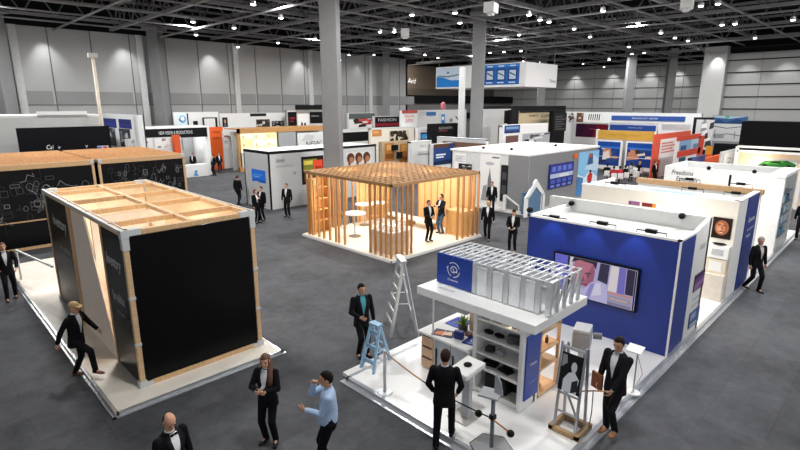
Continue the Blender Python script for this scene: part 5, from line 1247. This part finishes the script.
s = Stand('y', 418, 440.5, 127.5, 'white kiosk panel with a glowing blue picture screen', z=3.9, depth=.4, col='#d8d9da'); s.art('screen', (420.5, 132.5, 435.5, 140.5), [R_('#10305e', 0, 0, 1, 1), R_('#3f9ad8', .05, .3, .95, .8), ('p', '#9fdcf6', [(.3, .4), (.6, .35), (.55, .75)]), R_('#0d1a30', .6, .1, .9, .5)], 'screen').txt('COMFORT', (421, 129.5, 432, 131), '#8a8c90')
s = Stand('y', 411, 433.5, 141, 'plain white cabinet stand in front of the blue-screen kiosk', z=3.1, depth=.4, col='#e6e6e4', roof='#dededc'); s.txt('NO. 5', (420, 145, 425, 147), '#8a8c90').rect('ledge', (418, 151, 432, 152.5), '#cfcfcd', .15)
s = Stand('y', 433, 453.5, 143.5, 'navy poster stand with brown top corner beside the pavilion roof', z=3.1, depth=.4, col='#d9d9d8'); s.art('poster', (433.5, 144.5, 453, 163), [R_('#27427a', 0, 0, 1, 1), R_('#5b3c2c', 0, .82, .8, 1), R_('#dfe6f2', .12, .45, .6, .52), R_('#dfe6f2', .12, .33, .5, .4), ('p', '#16264a', [(0, 0), (1, 0), (1, .25), (0, .15)])])
Stand('x', 437, 486, 138, 'white stand with a deep blue roof edge between the black panel and the grey booth', z=3.45, depth=.4, col='#dededc', roof='#e6e6e4').rect('blue_edge', (437, 136.7, 486, 139.6), '#2a3f9a', .1, label='deep blue roof edge').rect('brown_panel', (443, 141, 486, 149), '#7a5a48', .05)

# grey corner booth with screen and mountain poster
CX, CY = 23.82, 14.3
t = thing('exhibition_booth', 'large grey corner booth with white roof, blue wall screen and mountain poster', 'booth', (28, 17, 0)); h12 = 3.1
GR = M('#838486', .55, var=.03)
wa = MB().box(CX, CY, .1, CX + .1, 19.6, h12).build('side_wall', M('#d9d9d8', .5), t, label='white side wall'); MB().box(CX - .02, CY - .02, .1, CX + .05, 15.55, h12).build('side_panel', GR, t, label='grey corner panel')
wb = MB().box(CX + .1, CY, .1, 32.2, CY + .1, h12).build('front_wall', GR, t, label='grey front wall'); MB().box(32.1, CY, .1, 32.2, 19.6, h12).build('side_wall', GR, t); MB().box(CX, 19.5, .1, 32.2, 19.6, h12).build('back_wall', WH, t)
MB().box(CX - .05, CY - .05, h12, 32.25, 19.65, h12 + .1).build('roof', M('#efefee', .5), t, label='flat white roof'); MB().box(CX - .5, CY - .6, 0, 32.3, 19.7, .1).build('plinth', M('#d9d9d7', .5), t)
art('screen', t, *rY(CY, onY(548, 178, CY).x, onY(571.5, 176, CY).x, onY(548, 189, CY).z, onY(548, 165, CY).z, .04), [R_('#16287a', 0, 0, 1, 1), R_('#2c48b0', .02, .62, .98, .95), R_('#c9d6f6', .02, .42, .98, .6), R_('#f4f8ff', .4, .44, .8, .55)] + [R_('#4a66c8', .05 + .24 * k, .2, .22 + .24 * k, .36) for k in range(4)] + [R_('#7a92e0', .05 + .24 * k, .04, .2 + .24 * k, .14) for k in range(4)] + [R_('#6f8ae0', .08 + .22 * k, .7, .22 + .22 * k, .9) for k in range(4)], 'screen', thick=.06, label='blue dashboard screen')
art('mountain_poster', t, *rY(CY, onY(577.5, 170, CY).x, onY(597.5, 168, CY).x, .25, onY(587, 151.5, CY).z, .01), [R_('#8cc8ee', 0, 0, 1, 1), ('p', '#e8f4fb', [(0, 0), (1, 0), (1, .35), (.6, .55), (.35, .4), (0, .5)]), ('p', '#c3e0f3', [(.3, .6), (.7, .9), (1, .8), (1, .5)]), ('p', '#4a86c0', [(0, 0), (.3, 0), (.28, .4), (0, .45)]), ('p', '#3f5f8a', [(.42, .68), (.72, .7), (.68, .93), (.5, .95)]), ('e', '#c25a4a', .56, .9, .08, .05), ('p', '#c8382e', [(.5, .28), (.72, .28), (.74, .45), (.6, .5), (.48, .42)]), ('e', '#2b2f3a', .62, .52, .06, .035), ('p', '#2a4a80', [(.52, .12), (.7, .12), (.7, .28), (.54, .28)])], label='light blue snow mountain poster with a red-jacketed climber')
art('orange_mark', t, *faceY(CY, 573.5, 154, 577, 158, .03), [R_('#e2713a', 0, 0, 1, 1)])
art('text_panel', t, *faceX(CX, 455, 153, 466, 170, .02), stripes('#ececeb', '#a9abae', 5, .5, .9)); art('picture', t, *faceX(CX, 459, 163, 472, 171, .03), photo(61, '#2a2a2c', ['#6a6a6c', '#b9b9ba'], 5))
art('cathedral_poster', t, *rX(CX, onX(480, 175, CX).y, onX(500, 175, CX).y, .4, onX(490, 154, CX).z, .02), [R_('#eeeeed', 0, 0, 1, 1), ('p', '#77787a', [(.4, 0), (.62, 0), (.6, .45), (.54, .6), (.51, .72), (.48, .6), (.42, .45)]), ('p', '#9a9b9d', [(.1, 0), (.4, 0), (.38, .35), (.2, .3)]), ('p', '#8a8b8d', [(.62, 0), (.9, 0), (.85, .32), (.64, .36)]), ('e', '#b9bcc4', .5, .8, .22, .035), R_('#6f7175', .6, .92, .95, .95)], label='pale poster with a grey cathedral spire')
art('black_panel', t, *rX(CX, onX(501, 180, CX).y, onX(508, 180, CX).y, .5, onX(505, 165, CX).z, .03), [R_('#232427', 0, 0, 1, 1), R_('#4a4b4f', .2, .6, .8, .8), R_('#4a4b4f', .2, .2, .8, .45)])
for px, py, lab in ((484, 149.5, 'on the white roof of the grey booth, nearest the pavilion'), (512, 151, 'on the white roof of the grey booth above its corner'), (556, 147, 'on the white roof of the grey booth above the blue screen')):
    p = G(px, py, h12 + .1); p.x = max(24, p.x); p.y = max(14.4, p.y); knob_lamp((p.x, p.y, h12 + .19), 'black clamp spotlight ' + lab)
ax, ay = onY(538, 205, 13.4).x, 13.55
dw = thing('gable_doorway', 'small white pointed gable doorway with blue door in front of the grey booth', 'doorway', (ax, ay, .1))
gz = 1.75; gw = .95
mb = MB(); mb.prism([V3((ax - gw, ay, 1.1)), V3((ax, ay, gz + .25)), V3((ax + gw, ay, 1.1)), V3((ax + gw - .3, ay, 1.1)), V3((ax, ay, gz - .15)), V3((ax - gw + .3, ay, 1.1))], (0, .12, 0)); mb.box(ax - gw, ay, .1, ax - gw + .22, ay + .12, 1.15).box(ax + gw - .22, ay, .1, ax + gw, ay + .12, 1.15); mb.build('gable_frame', WHITE, dw)
pts = [V3((ax + .62 * math.cos(PI * k / 12), ay + .06, 1.1 + .75 * math.sin(PI * k / 12))) for k in range(13)]
mb = MB(); mb.prism([V3((ax - .62, ay + .06, .1)), V3((ax + .62, ay + .06, .1))] + pts, (0, .04, 0)); mb.build('door', M('#5f7f9e', .3), dw, label='blue arched door')
gs = thing('glass_screen', 'low clear glass screen with a blue end post in front of the gable doorway', 'screen', (ax - 1.2, 13.3, .1))
p0, p1 = G(523, 214, .1), G(549, 214, .1)
MB().bar((p0.x, p0.y, .1), (p0.x, p0.y, 1.25), .16, .16).build('end_post', M('#4c7397', .4), gs, label='blue end post')
mb = MB(); mb.bar((p0.x, p0.y, .68), (p1.x - .1, p0.y - .02, .68), .03, 1.1); mb.build('pane', M('#dbe4ea', .1, alpha=.35), gs)
MB().bar((p0.x + 1.0, p0.y, .1), (p0.x + 1.0, p0.y, 1.25), .05, .05).build('mullion', WHITE, gs); MB().bar((p1.x - .1, p0.y, .1), (p1.x - .1, p0.y, 1.25), .08, .08).build('mullion', WHITE, gs)
hr = thing('stair_railing', 'white sloping handrail beside the doorway panel of the grey booth', 'railing', (23.2, 14.8, 0))
a0, a1 = onX(505, 195, 23.5), onX(519, 206, 23.5)
MB().bar(a0, a1, .07, .07).build('rail', WHITE, hr); MB().bar((a0.x, a0.y, .1), a0, .18, .12).build('post', WHITE, hr); MB().bar((a1.x, a1.y, .1), a1, .05, .05).build('post', WHITE, hr)

# hanging sign box
g = G(521, 160); k = 44 / (g.x * ca + g.y * sa); hx, hy = g.x * k, g.y * k
zT, zB_ = onX(521, 62, hx).z, onX(521, 86.5, hx).z
yL = onX(436, 75, hx).y; xR = onY(557, 75, hy).x
t = thing('hanging_sign', 'big white box sign with two blue picture panels hung from the roof', 'sign', (hx + 2, hy + 3, zB_))
MB().box(hx, hy, zB_, xR, yL, zT).build('box', M('#ededec', .5, var=.01), t)
art('blue_panel', t, *rX(hx, yL - .1, onX(461, 75, hx).y, zB_ + .12, zT - .1, .01), [R_('#cfe0f2', 0, 0, 1, 1), R_('#2a86d8', 0, 0, 1, .35), ('p', '#2a86d8', [(0, .35), (.6, .35), (.3, .5), (0, .55)]), ('p', '#7a8896', [(.05, .55), (.5, .5), (.95, .6), (.9, .66), (.5, .58), (.06, .62)]), R_('#5a6a7a', .44, .7, .52, .8)])
sh_ = [R_('#2568b8', 0, 0, 1, 1), R_('#3f8ad8', 0, .86, 1, 1)]
for k in range(3): sh_ += [R_('#143c78', .06 + k * .32, .2, .3 + k * .32, .76), R_('#c9d8ea', .09 + k * .32, .26, .27 + k * .32, .7), ('p', '#3a4a60', [(.1 + k * .32, .55), (.26 + k * .32, .4), (.26 + k * .32, .46), (.1 + k * .32, .62)]), R_('#dfeaf6', .08 + k * .32, .08, .26 + k * .32, .13), R_('#dfeaf6', .1 + k * .32, .88, .26 + k * .32, .94)]
art('blue_panel', t, *rX(hx, onX(484, 73, hx).y, onX(519.5, 73, hx).y, zB_ + .2, zT - .08, .01), sh_)
text(t, 'Tensa', *rY(hy, onY(549.5, 80, hy).x, onY(555.5, 80, hy).x, onY(552, 82.5, hy).z, onY(552, 79.5, hy).z, .01), color='#2b2c2f')
for x, y in ((hx + .2, hy + .2), (hx + .2, yL - .2), (xR - .2, hy + .2), (xR - .2, yL - .2)): MB().tube([(x, y, zT), (x, y, 11.7)], .03, 5).build('hanger', STEELD, t)
sg = MB().box(48.4, 53.9, 8.0, 62, 54, 11.0).build('sign_board', M('#7a6c5e', .7), None, 'brown wall board with white script sign in the far recess', 'sign')
text(sg, 'Avid', *rY(53.9, onY(407.5, 80, 53.9).x, onY(416, 80, 53.9).x, onY(412, 83.5, 53.9).z, onY(412, 78, 53.9).z, .02), color='#f4f4f3', shear=.3, emit=.5)  # emission added to lift the dim lettering, not a lit sign
lamp('POINT', (54, 51, 9.6), 260, .3, (1, .93, .85), name='recess_fill')  # added light that brightens the sign board in the dark recess

# --- right-hand background
Stand('y', 481, 566, 106, 'long dark canopy over the far black shelving', z=5.56, depth=.4, col='#1c1c1e', roof='#232325')
s = Stand('y', 477, 511, 109, 'tall plain white stand wall beside the middle column', z=5.36, depth=.4, col='#dfdfdd'); s.rect('dark_door', (504.5, 110.5, 510.5, 123), '#1c1c1e', .05)
s = Stand('y', 512, 519, 110, 'narrow black and white door panel beside the cream panel', z=5.3, depth=.4, col='#1e1e20')
s = Stand('y', 519.5, 554, 111, 'cream wall panel with small dark lettering', z=5.15, depth=.4, col='#d9c7a2'); s.txt('HARDY', (529, 114.5, 538, 116.5), '#5a4a34').txt('CO', (541, 114.5, 549, 116.8), '#5a4a34').rect('top_edge', (519.5, 110.7, 554, 112), '#2a2826', .1)
s = Stand('y', 553.5, 566, 110.5, 'black shelving unit filled with small dark goods', z=5.2, depth=.4, col='#161618'); s.art('shelf_goods', (554.5, 113, 565.5, 131), stripes('#19191b', '#5a5a5c', 6))
s = Stand('y', 503, 548, 124.3, 'white stand with blue header screen and a long grey photo', z=4.25, depth=.4, col='#e8e8e7', roof='#efefee'); s.art('screen', (504.5, 125.5, 519.5, 132.5), [R_('#2a5fb0', 0, 0, 1, 1), R_('#9fc3ea', .1, .5, .9, .8), R_('#16376e', 0, 0, 1, .25)], 'screen').art('photo', (522.5, 134, 549, 142.5), photo(71, '#a9aaac', ['#4a4c50', '#d9dadb', '#2a2b2e'], 12)).rect('dark_items', (506, 136, 517, 142), '#6a4a44', .1)
s = Stand('x', 575.5, 608.5, 122.5, 'purple and red poster wall in the far distance', z=4.0, depth=.4, col='#dcdcdb'); s.art('poster', (576.5, 123.5, 607.5, 138), [R_('#3a1838', 0, 0, 1, 1), ('p', '#7a1c30', [(.4, 0), (1, .1), (1, 1), (.55, 1)]), ('p', '#4f1a3c', [(.2, 0), (.5, 0), (.65, 1), (.3, 1)])]).txt('Vision', (590, 128, 597, 130), '#d06a80')
s = Stand('x', 564.5, 614, 112, 'white partition with a zebra-striped picture', val=68, depth=.4, col='#dededd', name='display_wall', cat='display wall'); s.art('zebra_picture', (588, 113.5, 600.5, 120.5), [R_('#efefee', 0, 0, 1, 1)] + [('p', '#26262a', [(.05 + k * .16, .05), (.13 + k * .16, .05), (.16 + k * .16, .95), (.08 + k * .16, .95)]) for k in range(6)]).art('picture', (568, 112.8, 574, 122.5), photo(72, '#c9c9c8', ['#26262a', '#8a4a48'], 9)).art('picture', (577, 112.8, 583, 122.5), photo(73, '#6a4a3a', ['#26262a', '#c9b9a8'], 7))
s = Stand('x', 611, 702, 113, 'long white stand with a wide blue lettered header band far back', val=57, depth=.4, col='#dcdddd'); s.rect('header', (612, 115.5, 685, 121.5), '#1f4a96', .08, label='wide blue header band').txt('TECHNOLOGY CENTER', (632, 117.5, 658, 119.5), '#dfe6f2', .1)
s = Stand('x', 608.5, 657, 122.5, 'white framed stand with a blue header in front of the wide blue band', z=4.05, depth=.4, col='#e6e6e6'); s.rect('header', (610.5, 124.5, 655.5, 131.5), '#1d4fa6', .08).txt('TECHNOLOGY', (628, 127, 643, 128.6), '#c9d8f0', .1).art('picture', (662, 124, 690, 131), [R_('#c9cacb', 0, 0, 1, 1)]) 
s = Stand('x', 596.5, 657, 131, 'stand with mustard-yellow beam and two blue city photo boards', z=3.6, depth=.4, col='#d4d4d2', wall=False)
s.blk(s.a, s.b, s.z - .75, s.z, 0, .3, 'beam', M('#c99a3c', .5), 'mustard-yellow beam'); s.blk(s.a, s.b, 0, s.z - .75, 1.3, 1.4, 'back_wall', M('#b9babb', .5)); s.blk(s.a - .0, s.a - .15, 0, s.z + .05, -.05, .3, 'post', WHITE); s.blk(s.b, s.b + .15, 0, s.z, -.05, .3, 'post', WHITE)
s.txt('CREATIVE CITY', (606, 134, 640, 136), '#8a6420', .03)
for r, sd_ in (((597.5, 139.5, 620.5, 170), 81), ((627, 141, 652.5, 172), 82)):
    s.rect('poster_board', r, '#ececeb', .12); r2 = (r[0] + 1.5, r[1] + 1.5, r[2] - 1.5, r[3] - 4)
    s.art('city_photo', r2, [R_('#1c3f88', 0, 0, 1, 1)] + photo(sd_, '#7a6a78', ['#c98a6a', '#2c4a86', '#e6dcd2', '#3a3238'], 14)[1:] + [R_('#1b4a9e', 0, .72, 1, 1), R_('#3f74c8', 0, .72, 1, .8), R_('#e8e4e0', 0, .36, 1, .38)], out=.13)
s = Stand('y', 655, 691, 132.5, 'coral-red stand wall with white poster', z=3.5, depth=.1, col='#e2583c'); s.art('poster', (660.5, 139.5, 676.5, 156), stripes('#f0eeec', '#d98a7a', 4, .3, .9)).rect('base_panel', (660, 158, 677, 176), '#ebe9e7', .06)
s = Stand('y', 677, 700, 136.5, 'white board with red edges and two small pictures beside the coral wall', z=3.4, depth=.1, col='#ece9e7'); s.rect('red_edge', (677, 136.2, 700, 137.6), '#d24a34', .06).rect('red_edge', (677.5, 151.5, 699, 152.7), '#d24a34', .06).art('picture', (680, 140, 690, 150), [R_('#8aa9c9', 0, 0, 1, 1), R_('#3f5a86', .1, .1, .6, .5)]).art('picture', (692, 139.5, 698.5, 149.5), [R_('#b9c9d9', 0, 0, 1, 1), R_('#6a8ab0', .2, .2, .8, .6)]).rect('red_edge', (699, 136, 700, 165), '#d24a34', .06).rect('screen', (679, 158, 683.5, 163), '#39506a', .1).rect('screen', (688, 158, 692.5, 163), '#1c1d20', .1)
Stand('y', 691, 724, 157.5, 'low orange counter with a navy end behind the lettered white wall', z=2.6, depth=.1, col='#e2642c').rect('navy_end', (691, 157.5, 703, 161), '#1f2f6a', .1)
s = Stand('x', 694, 712.5, 117.5, 'white frame board edged in black beside the landscape poster', z=4.6, depth=.5, col='#1c1d1f'); s.art('board', (697, 119.5, 710.5, 150), photo(91, '#c9cacb', ['#8a8b8d', '#3a3b3e', '#e2e2e2'], 9))
s = Stand('x', 712.5, 745, 115.5, 'tall landscape poster of blue hills above grey architecture', z=4.7, depth=.5, col='#8a8c8e'); s.art('poster', (713, 116, 744.5, 142), [R_('#c2c3c4', 0, 0, 1, 1), R_('#3a5a86', 0, .72, 1, 1), ('p', '#24426a', [(0, .72), (.2, .88), (.4, .74), (.7, .9), (1, .76), (1, .7), (0, .7)]), ('p', '#9fb3c4', [(0, .95), (.5, .9), (1, 1), (0, 1)]), ('e', '#4fa678', .42, .97, .07, .05), ('l', '#4a4b4e', [(.02, .6), (.45, .52), (.98, .62)], .03), ('l', '#5a5b5e', [(.05, .2), (.5, .3), (.95, .22)], .03), ('p', '#8d8f92', [(.1, .1), (.4, .12), (.38, .3), (.1, .28)]), ('l', '#3a3b3e', [(.12, .1), (.12, .45)], .02), ('l', '#3a3b3e', [(.7, .08), (.7, .4)], .02)])
q = Stand('x', 706, 713, 146, 'small yellow and orange standing figure-shaped sign in front of the black boards', z=3.0, depth=.2, col='#d99a2c', name='yellow_sign', cat='sign'); q.rect('orange_base', (706.5, 154, 712, 160), '#d95a2a', .1)
Stand('x', 742, 860, 122.5, 'very long black wall across the far right of the hall', z=4.4, depth=.4, col='#0f0f11', name='black_wall', cat='wall panel')
Stand('x', 714, 742, 144, 'lower black block in front of the landscape poster', z=3.2, depth=.4, col='#121214', roof='#1c1c1e')
s = Stand('x', 738, 850, 155, 'warm cream back wall with a large green car picture', z=3.0, depth=.4, col='#ecd3b4'); s.art('car_picture', (757, 157.5, 796, 172), [R_('#cfd2cf', 0, 0, 1, 1), ('p', '#2a6a2c', [(.02, .3), (.2, .75), (.75, .9), (.98, .6), (.95, .3)]), ('p', '#5fb04a', [(.15, .55), (.4, .8), (.7, .8), (.55, .55)]), ('p', '#14301a', [(.3, .6), (.42, .78), (.62, .76), (.6, .6)]), ('e', '#161616', .22, .3, .07, .2), ('e', '#161616', .8, .32, .07, .2), ('p', '#e9ecea', [(.3, 0), (.9, 0), (.8, .2), (.35, .22)])])
lamp('POINT', (s.v - .8, (s.a + s.b) / 2 + 1.5, 2.6), 40, .2, (1, .85, .65), name='booth_point_light')
fr = thing('white_frame', 'white beam frame on posts above the green car picture', 'frame', (s.v - .4, s.a - 1.5, 0))
za, zc = onX(760, 147.5, s.v - .4).z, onX(760, 152, s.v - .4).z
for z in (za, zc): MB().box(s.v - .45, s.b, z - .06, s.v - .3, s.a, z + .06).build('beam', WHITE, fr)
for y in (s.a, s.a - 3.2): MB().box(s.v - .45, y - .08, 0, s.v - .3, y + .08, za).build('post', WHITE, fr)
s = Stand('y', 722, 739, 150, 'grey slanted-top board with line drawings beside the warm cream wall', z=3.1, depth=.3, col='#b3b5b7', name='display_board', cat='board'); s.art('drawing', (724, 154, 737, 172), [R_('#c3c5c7', 0, 0, 1, 1), ('l', '#5a6068', [(.15, .1), (.2, .8), (.4, .75), (.4, .15)], .04), ('l', '#5a6068', [(.6, .1), (.58, .7), (.85, .65), (.8, .2)], .04), ('e', '#8a9098', .3, .5, .08, .15)])

# --- more people further back
person('man in dark suit behind the white service counter, at its middle', (onY(192, 150, 43).x, 43, 0), face_img(0, 1), suit='#17171a', hair='#1b1512', height=1.8, vox=.024)
person('man in dark suit behind the service counter near its white end post', (onY(203, 150, 43.2).x, 43.2, 0), face_img(.4, 1), suit='#151518', hair='#2b2018', height=1.8, vox=.024)
person('man in dark suit at the far end of the aisle beside the narrow text board', (onY(234.5, 140, 44.3).x, 44.3, 0), face_img(-.5, 1), suit='#161619', hair='#1b1512', height=1.78, vox=.026)
person('woman in long black clothes at the edge of the coral-red wall', at(653, 184), face_img(.3, .8), suit='#101013', hair='#17120f', hairstyle='long', female=True, height=1.74, vox=.024)
crowd = [(606, 181, '#131316', '#1d1512', 'nearest the mountain poster, in black'), (612.5, 184, '#b02230', '#191310', 'in red, first of the two red tops'), (618.5, 184, '#c22636', '#231a14', 'in red, second of the two red tops'), (624, 183, '#17171a', '#2a1e16', 'in black beside the red tops'), (629.5, 180, '#8e9094', '#1b1512', 'in grey behind the black-clothed ones'), (634, 182, '#d9d9d8', '#2b2018', 'in white near the end of the row'), (638.5, 178, '#141417', '#b98a50', 'in black with fair hair, last of the row')]
for i, (px, py, c, hc_, lab) in enumerate(crowd):
    x, y, z = at(px, py)
    st = thing('visitor_chair', 'white chair under the seated visitor ' + lab, 'chair', (x, y, 0))
    yw = face_img(.3 - .15 * i, -1)
    bk = Matrix.Rotation(yw, 3, 'Z') @ V3((0, -.22, 0))
    MB().cbox((x, y, .42), .42, .42, .04, rz=yw).build('seat', WH, st); MB().cbox((x + bk.x, y + bk.y, .66), .4, .03, .36, rz=yw).build('backrest', WH, st)
    for a_, b_ in ((-.18, -.18), (.18, -.18), (-.18, .18), (.18, .18)):
        v = Matrix.Rotation(yw, 3, 'Z') @ V3((a_, b_, 0)); MB().bar((x + v.x, y + v.y, 0), (x + v.x, y + v.y, .4), .03).build('leg', ALU, st)
    person('seated visitor ' + lab + ', watching the city photo boards', (x, y, .0), yw, pelvis=(0, 0, .53), feet=((-.12, .42, 0, 0), (.12, .42, 0, 0)), hands=((-.1, .32, .68), (.1, .32, .68)), suit=c, shirt=None if i % 2 else '#d0d0d0', trousers='#1a1b20', hair=hc_, vox=.024, knee=((0, 1, 1), (0, 1, 1)), height=1.76)
